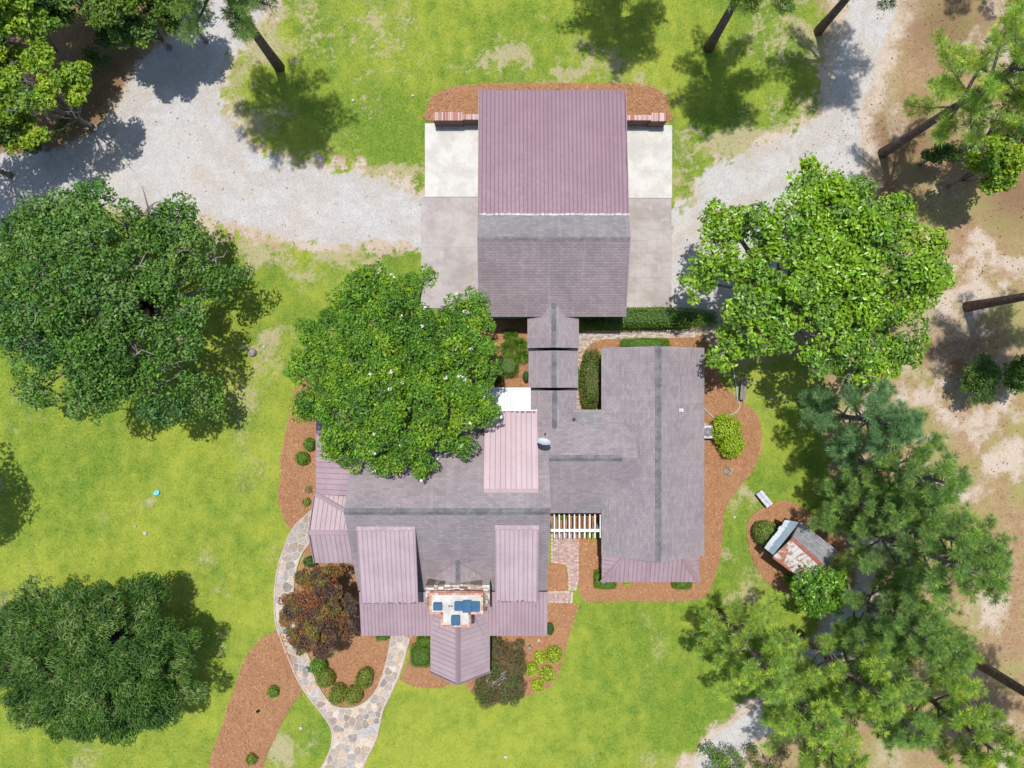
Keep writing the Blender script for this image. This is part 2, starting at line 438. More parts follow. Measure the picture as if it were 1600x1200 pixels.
# tufts of grass creeping into the gravel
creep = fbm(gx * 1.3, gy * 1.3, 21)
edge = np.exp(-np.abs(np.maximum(d_ga, d_gb)) / 0.9)
m_lawn = np.clip(m_lawn + (creep > 0.57) * edge * 0.5 * (m_grav > 0.4) * soft(d_lawn + 1.6, 0.8), 0, 1)
wxp = (fbm(gx * 0.5, gy * 0.5, 11) - 0.5) * 3.4 + (fbm(gx * 2.1, gy * 2.1, 12) - 0.5) * 1.2
wyp = (fbm(gx * 0.5, gy * 0.5, 13) - 0.5) * 3.4 + (fbm(gx * 2.1, gy * 2.1, 14) - 0.5) * 1.2
brk = fbm(gx * 1.1, gy * 1.1, 15, 5)
def patch(lst):
    o = np.zeros_like(gx)
    for a, b, ra, rb in lst:
        cx, cy = gxy(a, b); s = H / F
        q = ((gx + wxp - cx) / (ra * s)) ** 2 + ((gy + wyp - cy) / (rb * s)) ** 2
        o = np.maximum(o, np.exp(-q * 0.9))
    return o * np.clip(0.35 + 1.6 * (brk - 0.28), 0, 1.15)
ps = patch(PATCHES_SAND)
sand_n = fbm(gx * 0.45, gy * 0.45, 31)
m_sand = np.clip(ps * 0.85 + np.clip((sand_n - 0.54) * 3.0, 0, 0.40) + wob * 0.20 + (brk - 0.5) * 0.9 * (ps > 0.15), 0, 1) * (1 - m_lit)
m_lawn = np.clip(m_lawn - ps * 0.45 * (gx < 20), 0, 1)
brd = np.exp(-(np.maximum(np.maximum(d_ga, d_gb), d_gc) / 1.5) ** 2) * np.clip(0.25 + 1.9 * (brk - 0.30), 0, 1) * (1 - m_lit)
band = np.exp(-(np.maximum(np.maximum(d_ga, d_gb), d_gc) / 1.2) ** 2) * (1 - m_lit)
m_sand = np.maximum(m_sand, np.maximum(brd * 0.95, band * 0.62))
m_lawn = np.clip(m_lawn - brd * 0.40, 0, 1)
mott = fbm(gx * 3.2, gy * 3.2, 23, 3) + 0.35 * (fbm(gx * 0.6, gy * 0.6, 24) - 0.5)
m_lawn = np.clip(m_lawn + (soft(d_lawn + 0.6, 0.8) * (mott > 0.50) * np.exp(-(np.maximum(d_ga, d_gb) / 1.7) ** 2)) * 0.55, 0, 1)
m_lit = np.clip(m_lit * (0.65 + 0.9 * (fbm(gx * 0.8, gy * 0.8, 41) - 0.4)), 0, 1)
# needles and leaves gathered under the right-hand trees
for a, b, ra, rb in [(1400, 220, 90, 60), (1375, 310, 60, 50), (1590, 300, 60, 60), (1310, 900, 60, 70), (1500, 540, 60, 50), (1480, 40, 70, 60)]:
    cx, cy = gxy(a, b); s = H / F
    m_lit = np.maximum(m_lit, 0.75 * np.exp(-((gx - cx) / (ra * s)) ** 2 - ((gy - cy) / (rb * s)) ** 2))
lush = np.clip((fbm(gx * 0.15, gy * 0.15, 51, 6) - 0.5) * 1.9 + 0.42 + (fbm(gx * 0.8 + wxp, gy * 0.8, 53, 5) - 0.5) * 1.2 + (fbm(gx * 2.6, gy * 1.3, 57, 4) - 0.5) * 0.7 + 0.16 * soft(gy - 9, 4) + patch(PATCHES_LUSH) * 0.55 + 0.07 * np.sin(gx * 5.2 + gy * 0.9 + 2 * fbm(gx * 0.2, gy * 0.2, 55)), 0, 1)
thatch = np.clip(patch(PATCHES_THATCH) * 0.85 + brd * 0.5 + (fbm(gx * 0.5, gy * 0.5, 61) - 0.5) * 1.25 + 0.14 + (fbm(gx * 0.13, gy * 0.13, 65, 4) - 0.5) * 0.6 + (np.abs(fbm(gx * 0.9, gy * 0.9, 63) - 0.5) < 0.035) * 0.28 * soft(gy - 9, 4), 0, 1)
def lines(lst, w):
    o = np.zeros_like(gx)
    for L in lst:
        q = [gxy(*p) for p in L]
        for (ax, ay), (bx, by) in zip(q[:-1], q[1:]):
            ex, ey = bx - ax, by - ay; t = np.clip(((gx + wxp * 0.12 - ax) * ex + (gy + wyp * 0.12 - ay) * ey) / (ex * ex + ey * ey), 0, 1)
            o = np.maximum(o, np.exp(-((gx + wxp * 0.12 - ax - t * ex) ** 2 + (gy + wyp * 0.12 - ay - t * ey) ** 2) / w ** 2))
    return o
RUTS = [[(372, -20), (345, 60), (285, 140), (200, 220), (80, 285), (-60, 330)], [(330, -20), (305, 60), (255, 130), (165, 210), (50, 262), (-60, 295)], [(300, 150), (330, 230), (420, 290), (540, 312), (655, 328)], [(255, 170), (300, 262), (410, 320), (540, 345), (655, 362)], [(1062, 370), (1130, 330), (1230, 280), (1310, 190), (1345, 60), (1370, -40)], [(1062, 400), (1150, 360), (1270, 300), (1330, 200), (1368, 60), (1390, -40)]]
thatch = np.clip(thatch + lines(RUTS, 0.42) * (m_grav > 0.4) * np.clip(brk * 2.2 - 0.55, 0, 1) * 0.8, 0, 1)
gz = (fbm(gx * 0.6, gy * 0.6, 71) - 0.5) * 0.05 + (fbm(gx * 3, gy * 3, 72) - 0.5) * 0.025 - 0.03
cls = np.where(m_lawn + (fbm(gx * 4, gy * 4, 81) - 0.5) * 0.35 > 0.5, 0, np.where(m_grav > 0.5, np.where(d_ga > np.maximum(d_gb, d_gc), 1, np.where(d_gb > d_gc, 2, 3)), np.where(m_lit > 0.45, 4, 5)))
V = np.stack([gx, gy, gz], -1).reshape(-1, 3)
mk = np.stack([m_lawn, m_grav, m_sand], -1).reshape(-1, 3); tn = np.stack([lush, thatch, m_lit], -1).reshape(-1, 3)
ii = (np.arange(ny - 1)[:, None] * nx + np.arange(nx - 1)[None, :])
quads = np.stack([ii, ii + 1, ii + nx + 1, ii + nx], -1).reshape(-1, 4); qc = cls[:-1, :-1].reshape(-1)
for k, nm, lab in ((0, 'lawn', 'yellow green lawn around the house'), (1, 'gravel_driveway', 'pale gravel driveway left of the garage'), (2, 'gravel_driveway', 'pale gravel lane right of the garage'), (3, 'gravel_track', 'pale gravel track under the pines'), (4, 'leaf_litter_ground', 'brown leaf litter under the trees'), (5, 'bare_ground', 'sandy brown ground with thin grass')):
    q = quads[qc == k]
    if not len(q): continue
    u, inv = np.unique(q.ravel(), return_inverse=True)
    me = npmesh(nm, V[u], inv.reshape(-1, 4), M['ground'], mk[u], True)
    c = np.ones((len(u), 4), dtype=np.float32); c[:, :3] = tn[u]
    at = me.color_attributes.new('tint', 'FLOAT_COLOR', 'POINT'); at.data.foreach_set('color', c.ravel())
    props(link(nm, me), lab, None, None, 'structure')
def outer_ground():
    L = 900.0; xs = [-L, X0, X1, L]; ys = [-L, Y0, Y1, L]; V, Q = [], []
    for i in range(3):
        for j in range(3):
            if i == 1 and j == 1: continue
            b = len(V); V += [(xs[i], ys[j], -0.03), (xs[i + 1], ys[j], -0.03), (xs[i + 1], ys[j + 1], -0.03), (xs[i], ys[j + 1], -0.03)]; Q.append((b, b + 1, b + 2, b + 3))
    c = np.tile(np.array([[0.42, 0.0, 0.3]]), (len(V), 1))
    me = npmesh('terrain', V, Q, M['ground'], c)
    a = me.color_attributes.new('tint', 'FLOAT_COLOR', 'POINT'); a.data.foreach_set('color', np.tile(np.array([0.4, 0.3, 0.3, 1], dtype=np.float32), len(V)))
    props(link('terrain', me), None, None, None, 'structure')
outer_ground()

# ---- pine straw beds
def bed(label, pts, z=0.05, sm=True, straight=False, parent=None):
    P = pxpoly(pts)
    if sm: P = smooth_poly(P, 8)
    # resample
    B = []
    for i in range(len(P)):
        a, b = Vector(P[i]), Vector(P[(i + 1) % len(P)]); n = max(1, int((b - a).length / 0.18))
        for k in range(n): B.append(a + (b - a) * k / n)
    if sm:
        B = [p + Vector(((fbm(np.array(p.x * 2.2), np.array(p.y * 2.2), 91) - 0.5) * 0.16, (fbm(np.array(p.x * 2.2), np.array(p.y * 2.2), 92) - 0.5) * 0.16)) for p in B]
    bx = np.array([p.x for p in B]); by = np.array([p.y for p in B])
    ax, ay = np.meshgrid(np.arange(bx.min(), bx.max(), 0.2), np.arange(by.min(), by.max(), 0.2))
    ax = ax + rng.uniform(-0.07, 0.07, ax.shape); ay = ay + rng.uniform(-0.07, 0.07, ay.shape)
    poly = [(p.x, p.y) for p in B]
    dd = sdf(poly, ax, ay); s = dd > 0.12
    pts2 = [Vector((a, b)) for a, b in zip(ax[s], ay[s])]
    n = len(B)
    vs, _, fs, *_ = delaunay_2d_cdt(B + pts2, [(i, (i + 1) % n) for i in range(n)], [list(range(n))], 1, 1e-5)
    vx = np.array([v.x for v in vs]); vy = np.array([v.y for v in vs])
    d = np.maximum(sdf(poly, vx, vy), 0)
    zz = 0.004 + z * (1 - np.exp(-d / 0.16)) + (fbm(vx * 2.5, vy * 2.5, 95) - 0.5) * 0.05 * np.clip(d / 0.2, 0, 1)
    me = npmesh('pine_straw_bed', np.stack([vx, vy, zz], -1), np.array([f for f in fs if len(f) == 3]), M['mulch'], None, True)
    o = link('pine_straw_bed', me)
    BEDS.append(poly)
    return props(o, label, None, None, 'structure')
BEDS = []

bed('pine straw bed along the far side of the garage', [(672, 190), (670, 165), (676, 150), (700, 138), (740, 132), (800, 130), (900, 130), (985, 130), (1020, 136), (1040, 152), (1046, 172), (1042, 190), (950, 196), (800, 196)])
bed('pine straw bed left of the house', [(470, 600), (452, 650), (442, 695), (437, 740), (436, 785), (444, 812), (457, 827), (474, 812), (490, 796), (530, 790), (530, 600)])
bed('large kidney shaped pine straw bed beside the flagstone path', [(437, 987), (412, 995), (394, 1014), (376, 1045), (363, 1085), (352, 1118), (337, 1160), (324, 1205), (318, 1260), (392, 1260), (411, 1200), (431, 1148), (455, 1102), (471, 1082), (466, 1055), (455, 1012)])
bed('pine straw bed between the two arms of the flagstone path', [(490, 840), (474, 870), (463, 910), (462, 955), (473, 1000), (487, 1032), (493, 1058), (507, 1082), (524, 1099), (545, 1103), (566, 1098), (584, 1082), (597, 1056), (606, 1025), (614, 985), (610, 930), (560, 850)])
bed('pine straw bed beside the front gable and the path', [(640, 985), (640, 1015), (632, 1046), (626, 1063), (650, 1073), (680, 1075), (712, 1068), (745, 1040), (745, 985)])
bed('pine straw bed right of the front gable', [(730, 980), (728, 1060), (742, 1085), (775, 1101), (812, 1090), (850, 1078), (868, 1062), (881, 1025), (891, 985), (902, 948), (880, 943), (850, 944), (800, 975)])
bed('pine straw bed wrapped around the right wing', [(888, 845), (903, 860), (903, 905), (907, 928), (922, 939), (980, 939), (1050, 939), (1092, 936), (1111, 918), (1122, 880), (1129, 840), (1132, 802), (1149, 768), (1174, 738), (1187, 705), (1189, 668), (1181, 646), (1153, 622), (1130, 600), (1116, 570), (1104, 545), (1090, 524), (980, 528), (940, 530), (925, 545), (945, 700), (945, 835), (900, 835)])
bed('small pine straw bed by the pink brick walk', [(856, 882), (868, 878), (884, 884), (888, 900), (886, 918), (872, 924), (850, 922), (846, 900)])
bed('round pine straw bed around the old shed', [(1167, 830), (1172, 810), (1190, 795), (1222, 782), (1247, 790), (1275, 812), (1312, 842), (1336, 880), (1330, 925), (1292, 952), (1235, 935), (1198, 908), (1175, 872)])
bed('pine straw court left of the breezeway', [(742, 500), (830, 500), (832, 560), (832, 625), (742, 625)], sm=False)
bed('pine straw court between breezeway and right wing', [(893, 545), (915, 532), (945, 530), (948, 650), (893, 650)], sm=False)
bed('pine straw ground behind the pergola', [(855, 795), (945, 795), (945, 832), (855, 832)], sm=False)

# ---- concrete and pavers
def slab(name, label, x0, y0, x1, y1, m, z=0.05, t=0.3):
    b = MB(); a = gxy(x0, y1); c = gxy(x1, y0)
    b.box(a[0], c[0], a[1], c[1], z - t, z)
    o = b.build(name, m); props(o, label, None, None, 'structure')
    bv = o.modifiers.new('edge', 'BEVEL'); bv.width = 0.012; bv.segments = 1
    return o
slab('concrete_apron', 'white concrete apron left of the garage', 664, 193, 748, 308, M['conc'])
slab('concrete_apron', 'white concrete apron right of the garage', 979, 196, 1050, 310, M['conc'])
slab('garage_floor', 'concrete floor under the garage roof', 748.3, 196, 978.6, 497, M['conc'], 0.048)

def ashlar(x0, y0, x1, y1, out, mn=12):
    w, h = x1 - x0, y1 - y0
    if max(w, h) < mn * 1.9 or (max(w, h) < mn * 2.6 and random.random() < 0.35): out.append((x0, y0, x1, y1)); return
    t = random.uniform(0.36, 0.64)
    if w > h: ashlar(x0, y0, x0 + w * t, y1, out, mn); ashlar(x0 + w * t, y0, x1, y1, out, mn)
    else: ashlar(x0, y0, x1, y0 + h * t, out, mn); ashlar(x0, y0 + h * t, x1, y1, out, mn)
def col_mesh(o, c):
    me = o.data; a = me.color_attributes.new('col', 'FLOAT_COLOR', 'POINT')
    a.data.foreach_set('color', np.tile(np.array([*c, 1], dtype=np.float32), len(me.vertices)))
def stamped(label, x0, y0, x1, y1, mn):
    a = gxy(x0, y1); c = gxy(x1, y0)
    b = MB(); b.box(a[0], c[0], a[1], c[1], -0.25, 0.034)
    root = b.build('stamped_concrete_drive', M['stampjoint']); props(root, label, None, None, 'structure')
    cells = []; ashlar(x0, y0, x1, y1, cells, mn)
    for q in cells:
        p = gxy(q[0], q[3]); r = gxy(q[2], q[1]); g = 0.010; zt = 0.046 + random.uniform(-0.002, 0.002)
        b = MB(); b.box(p[0] + g, r[0] - g, p[1] + g, r[1] - g, 0.035, zt)
        o = b.build('paver', M['stained'], root)
        k = random.uniform(0.965, 1.03); w = random.uniform(-0.005, 0.005)
        col_mesh(o, ((0.435 + w) * k, 0.392 * k, (0.372 - w) * k))
def stained():
    t = NT('stained_concrete'); a = t.n('ShaderNodeAttribute', attribute_name='col'); co = t.pos()
    c = t.mix(t.mapr(t.noise(co, 0.55, 6, 0.65), 0.36, 0.64), a.outputs['Color'], t.mix(1.0, a.outputs['Color'], (0.74, 0.72, 0.72), 'MULTIPLY'))
    c = t.mix(t.mapr(t.noise(co, 1.1, 6, 0.7, 0.8), 0.55, 0.72, 0, 0.6), c, (0.52, 0.48, 0.44))
    fn = t.noise(co, 26, 4, 0.7); c = t.mix(0.3, c, t.mix(t.mapr(fn, 0.3, 0.7), (0.7, 0.7, 0.7), (1.25, 1.25, 1.25)), 'MULTIPLY')
    t.bump(fn, 0.2, 0.01); return t.done(c, 0.9, 0.2)
M['stained'] = stained()
M['stampjoint'] = plain('stamped_joint', (0.37, 0.325, 0.305), (0.33, 0.295, 0.28), 3, 0.9)
stamped('brown grey stained drive left of the garage', 658, 308.4, 748, 482, 62)
stamped('brown grey stamped drive right of the garage', 979, 310.4, 1049, 481, 11)

# ---- brick walks: bricks too small to pick apart, joined
def clip_half(poly, px, py, nxn, nyn):
    """keep side where (p - (px,py)).n <= 0"""
    out = []
    for i in range(len(poly)):
        a, b = poly[i], poly[(i + 1) % len(poly)]
        da = (a[0] - px) * nxn + (a[1] - py) * nyn; db = (b[0] - px) * nxn + (b[1] - py) * nyn
        if da <= 0: out.append(a)
        if (da < 0 < db) or (db < 0 < da):
            t = da / (da - db); out.append((a[0] + (b[0] - a[0]) * t, a[1] + (b[1] - a[1]) * t))
    return out
def brick_walk(label, pts, cols, ang=0.0, cat=None):
    P = pxpoly(pts)
    base = MB(); base.prism([(x, y, 0.055) for x, y in reversed(P)][::-1], (0, 0, -0.2)); root = base.build('brick_walk', M['mortar'])
    props(root, label, None, None, 'structure')
    bx = [p[0] for p in P]; by = [p[1] for p in P]
    V, Q, C = [], [], []; L, W = 0.21, 0.105; ca, sa = math.cos(ang), math.sin(ang)
    cx, cy = sum(bx) / len(bx), sum(by) / len(by); ext = max(max(bx) - min(bx), max(by) - min(by))
    n = int(ext / W) + 2
    gxs, gys = [], []
    for j in range(-n, n):
        for i in range(-n // 2, n // 2):
            u = (i + 0.5 * (j % 2)) * L; v = j * W
            gxs.append(cx + u * ca - v * sa); gys.append(cy + u * sa + v * ca)
    d = sdf(P, np.array(gxs), np.array(gys))
    for x, y, dd in zip(gxs, gys, d):
        if dd < 0.05: continue
        k = len(V); l, w = L / 2 - 0.006, W / 2 - 0.006; zt = 0.062 + random.uniform(0, 0.012)
        for z in (0.04, zt):
            for a, b in ((-l, -w), (l, -w), (l, w), (-l, w)): V.append((x + a * ca - b * sa, y + a * sa + b * ca, z))
        Q += [(k + 4, k + 5, k + 6, k + 7), (k, k + 1, k + 5, k + 4), (k + 1, k + 2, k + 6, k + 5), (k + 2, k + 3, k + 7, k + 6), (k + 3, k, k + 4, k + 7)]
        c = random.choice(cols); s = random.uniform(0.85, 1.12); C += [[c[0] * s, c[1] * s, c[2] * s]] * 8
    o = link('paving_bricks', npmesh('paving_bricks', V, Q, M['paver'], np.array(C)), root); o['kind'] = 'stuff'
PINK = [(0.50, 0.33, 0.31), (0.46, 0.31, 0.29), (0.54, 0.41, 0.38), (0.44, 0.27, 0.25)]
WORN = [(0.45, 0.35, 0.32), (0.52, 0.44, 0.40), (0.38, 0.27, 0.24), (0.56, 0.50, 0.46)]
brick_walk('pink brick walk under the pergola', [(861, 826), (904, 826), (904, 872), (904, 905), (900, 922), (888, 922), (888, 898), (885, 882), (861, 878)], PINK)
brick_walk('short pink brick walk at the end of the porch', [(848, 924), (888, 923), (895, 925), (894, 942), (848, 941)], PINK, math.pi / 2)
brick_walk('worn brick walk from the breezeway to the drive', [(896, 521), (920, 517), (1000, 517), (1085, 514), (1086, 527), (1000, 529), (945, 530), (922, 537), (912, 552), (908, 575), (907, 645), (893, 645)], WORN, 0.06)

# ---- flagstone path
PATH = smooth_poly(pxpoly([(494, 795), (473, 810), (456, 829), (443, 860), (433, 895), (429, 940), (432, 975), (442, 1005), (455, 1037), (468, 1066), (485, 1091), (505, 1116), (518, 1138), (519, 1160), (510, 1186), (490, 1228), (545, 1235), (574, 1182), (589, 1150), (598, 1110), (612, 1080), (625, 1050), (634, 1020), (641, 980), (617, 980), (605, 1030), (596, 1060), (584, 1084), (564, 1101), (541, 1106), (520, 1101), (504, 1083), (491, 1058), (485, 1032), (472, 1005), (461, 970), (458, 935), (461, 900), (470, 868), (484, 846), (496, 825)]), 5)
def flag_path():
    b = MB(); b.prism([(x, y, 0.028) for x, y in PATH], (0, 0, -0.2))
    root = b.build('flagstone_path', M['mortar']); props(root, 'forked flagstone path curving from the lawn to the porch', None, None, 'structure')
    xs = [p[0] for p in PATH]; ys = [p[1] for p in PATH]
    cand = np.stack([rng.uniform(min(xs), max(xs), 30000), rng.uniform(min(ys), max(ys), 30000)], -1)
    cand = cand[sdf(PATH, cand[:, 0], cand[:, 1]) > 0.11]
    pts = np.zeros((0, 2))
    for c in cand:
        r = 0.19 + 0.30 * float(vnoise(np.array(c[0] * 1.7), np.array(c[1] * 1.7), 4))
        if len(pts) == 0 or np.min(np.hypot(*(pts - c).T)) > r: pts = np.vstack([pts, c])
    # mirrors across the border keep the outer stones inside
    mir = []
    PA = np.array(PATH); PB = np.roll(PA, -1, 0); E = PB - PA; EL = (E ** 2).sum(1) + 1e-12
    for c in pts:
        t = np.clip(((c - PA) * E).sum(1) / EL, 0, 1); q = PA + E * t[:, None]; dd = np.hypot(*(q - c).T)
        for k in np.argsort(dd)[:24]:
            if dd[k] < 0.6 and dd[k] < dd.min() + 0.05: mir.append(2 * q[k] - c - (c - q[k]) / dd[k] * -0.10)
    allp = np.vstack([pts, np.array(mir)])
    TONES = [(0.33, 0.275, 0.235), (0.40, 0.335, 0.285), (0.34, 0.315, 0.30), (0.46, 0.375, 0.30), (0.29, 0.255, 0.24), (0.50, 0.435, 0.36), (0.36, 0.335, 0.325), (0.44, 0.33, 0.25), (0.31, 0.25, 0.205)]
    for c in pts:
        d = np.hypot(*(allp - c).T); near = allp[(d < 1.3) & (d > 1e-6)]
        poly = [(c[0] - 0.6, c[1] - 0.6), (c[0] + 0.6, c[1] - 0.6), (c[0] + 0.6, c[1] + 0.6), (c[0] - 0.6, c[1] + 0.6)]
        for q in near:
            n = q - c; L = np.hypot(*n); n = n / L
            m = c + n * (L / 2 - 0.015); poly = clip_half(poly, m[0], m[1], n[0], n[1])
            if len(poly) < 3: break
        if len(poly) < 3: continue
        ctr = Vector((sum(p[0] for p in poly) / len(poly), sum(p[1] for p in poly) / len(poly)))
        ring = []
        for i, p in enumerate(poly):       # round the corners off a little
            a, b2, e = Vector(poly[i - 1]), Vector(p), Vector(poly[(i + 1) % len(poly)])
            if (e - b2).length > 0.05: ring += [b2 + (a - b2) * 0.11, b2 + (e - b2) * 0.11]
            else: ring.append(b2)
        z = 0.040 + random.uniform(0, 0.018); tx, ty = random.uniform(-0.015, 0.015), random.uniform(-0.015, 0.015)
        bm = MB(); n = len(ring)
        outer = [(p.x, p.y, 0.02) for p in ring]
        top = [(ctr.x + (p.x - ctr.x) * 0.97, ctr.y + (p.y - ctr.y) * 0.97, z + (p.x - ctr.x) * tx + (p.y - ctr.y) * ty) for p in ring]
        bm.face(top)
        for i in range(n): bm.face([outer[i], outer[(i + 1) % n], top[(i + 1) % n], top[i]])
        o = bm.build('stone', M['stone'], root)
        s = random.uniform(0.85, 1.15); tcol = random.choice(TONES); col_mesh(o, tuple(v * s for v in tcol))
    # raised edging along the outer border
    loopp = [Vector(p) for p in PATH]; N = len(loopp); e = MB()
    for i in range(N):
        a, b2 = loopp[i], loopp[(i + 1) % N]
        e.bar((a.x, a.y, 0.045), (b2.x, b2.y, 0.045), 0.09, 0.07)
    e.build('edging', M['edging'], root)
flag_path()

# ------------------------------------------------------------------ roofs
def frame_of(poly):
    P = [Vector(p) for p in poly]; n = Vector((0, 0, 0))
    for i in range(len(P)):
        n += P[i].cross(P[(i + 1) % len(P)])
    n.normalize()
    if n.z < 0: n = -n; P.reverse()
    e = Vector((0, 0, 1)).cross(n)
    e = e.normalized() if e.length > 1e-4 else Vector((1, 0, 0))
    d = n.cross(e); d = d if d.z < 0 else -d; e = d.cross(n) * -1
    return P, n, e, d
def shingle_roof(poly, m, parent, name='shingle_slope', thick=0.14, course=0.145):
    P, n, e, d = frame_of(poly); o = P[0]
    uv = [((p - o).dot(e), (p - o).dot(d)) for p in P]
    v0 = min(q[1] for q in uv); v1 = max(q[1] for q in uv); b = MB(); k = 0
    lip = 0.026
    while v0 + k * course < v1 - 1e-4:
        a, c = v0 + k * course, min(v0 + (k + 1) * course, v1)
        q = clip_half(clip_half(uv, 0, a, 0, -1), 0, c, 0, 1)
        if len(q) >= 3:
            w = lambda t: o + e * t[0] + d * t[1] + n * (lip * (t[1] - a) / course)
            b.face([w(t) for t in q], [(t[0], -t[1]) for t in q])
            for i in range(len(q)):
                s, t = q[i], q[(i + 1) % len(q)]
                if abs(s[1] - c) < 1e-6 and abs(t[1] - c) < 1e-6:
                    b.face([w(s), o + e * s[0] + d * s[1] - n * 0.004, o + e * t[0] + d * t[1] - n * 0.004, w(t)])
        k += 1
    lo = [p - n * thick for p in P]; hi = [p - n * 0.004 for p in P]
    b.face(list(reversed(lo)))
    for i in range(len(P)): b.face([hi[i], lo[i], lo[(i + 1) % len(P)], hi[(i + 1) % len(P)]])
    return b.build(name, m, parent)
def metal_roof(poly, m, parent, name='metal_roof', sp=0.225, rib_h=0.028, thick=0.05, phase=0.0, rib_w=0.035, seam=0.0045):
    """one deck under separate ribbed panels, ribs running down the slope"""
    P, n, e, d = frame_of(poly); o = P[0]
    dk = MB(); dk.prism([p - n * 0.012 for p in P], -n * thick); root = dk.build(name, M['seam'], parent)
    uv = [((p - o).dot(e), (p - o).dot(d)) for p in P]
    u0 = min(q[0] for q in uv) - phase; u1 = max(q[0] for q in uv); k = 0
    while u0 + k * sp < u1 - 0.01:
        a, c = u0 + k * sp, min(u0 + (k + 1) * sp, u1)
        if u1 - c < 0.06: c = u1
        q = clip_half(clip_half(uv, a + 0.001, 0, -1, 0), c - 2 * seam, 0, 1, 0)
        if len(q) >= 3:
            w = lambda t, h=0.0: o + e * t[0] + d * t[1] + n * h
            b = MB(); b.prism([w(t) for t in q], -n * 0.012)
            r = clip_half(q, a + rib_w, 0, 1, 0)
            if len(r) >= 3:
                mid = [(min(max(t[0], a + 0.008), a + rib_w - 0.008), t[1]) for t in r]
                top = [w(t, rib_h) for t in mid]; bot = [w(t, 0.0005) for t in r]
                b.face(top)
                for i in range(len(r)): b.face([bot[i], bot[(i + 1) % len(r)], top[(i + 1) % len(r)], top[i]])
            b.build('metal_panel', m, root)
        if c >= u1: break
        k += 1
    return root
def cap_line(a, b, m, parent, name='ridge_cap', w=0.30, pitch=0.5, seg=0.3, h=0.02):
    """overlapping ridge caps bent over a ridge"""
    a, b = Vector(a), Vector(b); d = (b - a); L = d.length; d.normalize()
    s = d.cross(Vector((0, 0, 1))).normalized(); u = s.cross(d)
    bm = MB(); n = max(1, int(L / seg)) if seg else 1
    for k in range(n):
        p, q = a + d * (L * k / n), a + d * (L * (k + 1) / n)
        p1, q1 = p + u * h, q + u * (h + (0.018 if seg else 0))
        for sg in (1, -1):
            off = s * (sg * w / 2) - u * (pitch * w / 2)
            bm.face([p1, q1, q1 + off, p1 + off] if sg < 0 else [q1, p1, p1 + off, q1 + off])
            bm.face([p1 + off, q1 + off, q1 + off - u * 0.03, p1 + off - u * 0.03])
        bm.face([q1, q1 + s * w / 2 - u * pitch * w / 2, q1 + s * w / 2 - u * (pitch * w / 2 + .03), q1 - u * 0.03])
        bm.face([q1, q1 - s * w / 2 - u * pitch * w / 2, q1 - s * w / 2 - u * (pitch * w / 2 + .03), q1 - u * 0.03])
    return bm.build(name, m, parent)

def gable_walls(parent, x0, x1, y0, y1, ze, zr, axis, m, name='wall'):
    """walls with gable tops; axis is the ridge direction"""
    T = 0.16
    b = MB(); b.box(x0, x0 + T, y0, y1, 0, ze); b.box(x1 - T, x1, y0, y1, 0, ze)
    b.box(x0 + T, x1 - T, y0, y0 + T, 0, ze); b.box(x0 + T, x1 - T, y1 - T, y1, 0, ze)
    if axis == 'x':
        ym = (y0 + y1) / 2
        for x in (x0, x1 - T): b.prism([(x, y0, ze), (x, y1, ze), (x, ym, zr)], (T, 0, 0))
    elif axis == 'y':
        xm = (x0 + x1) / 2
        for y in (y0, y1 - T): b.prism([(x0, y, ze), (x1, y, ze), (xm, y, zr)], (0, T, 0))
    return b.build(name, m, parent)
def window(parent, c, w, h, face, name='window'):
    """face: unit direction the window looks to; frame > pane"""
    c = Vector(c); f = Vector(face); s = Vector((-f.y, f.x, 0)); u = Vector((0, 0, 1)); b = MB()
    def bx(bb, ca, hw, hh, t0, t1):
        q = [ca - s * hw - u * hh + f * t1, ca + s * hw - u * hh + f * t1, ca + s * hw + u * hh + f * t1, ca - s * hw + u * hh + f * t1]
        bb.prism(q, f * (t0 - t1))
    for sg in (-1, 1):
        bx(b, c + s * sg * (w / 2), 0.05, h / 2 + 0.05, 0.005, 0.06); bx(b, c + u * sg * (h / 2), w / 2 - 0.05, 0.05, 0.005, 0.06)
    bx(b, c, w / 2 - 0.05, 0.02, 0.02, 0.045)
    o = b.build(name, M['trim'], parent)
    g = MB()
    bx(g, c, w / 2 - 0.05, h / 2 - 0.05, 0.004, 0.018); g.build('pane', M['glass'], o)
    return o

# ---- the house
house = thing('house', 'main house with mauve metal dormers, grey shingle roofs, breezeway and right wing', 'house', (-3.2, -6.4, 0))
RZ, RY, EZ, SY, NY = 6.57, -6.38, 3.2, -11.26, -1.5
HX0, HX1 = -8.39, 1.92
gable_walls(house, HX0 + 0.35, HX1 - 0.3, SY + 0.5, NY - 0.5, 3.35, 6.2, 'x', M['siding'])
shingle_roof([(HX0, SY, EZ), (HX1, SY, EZ), (HX1, RY, RZ), (HX0, RY, RZ)], M['shingle'], house)
shingle_roof([(HX0, NY, EZ), (HX1, NY, EZ), (HX1, RY, RZ), (HX0, RY, RZ)], M['shingle'], house)
cap_line((HX0, RY, RZ), (HX1, RY, RZ), M['cap'], house, w=0.34, pitch=0.65)
def zs(y): return RZ - (RZ - EZ) / (RY - SY) * (RY - y) if y < RY else RZ - (RZ - EZ) / (NY - RY) * (y - RY)

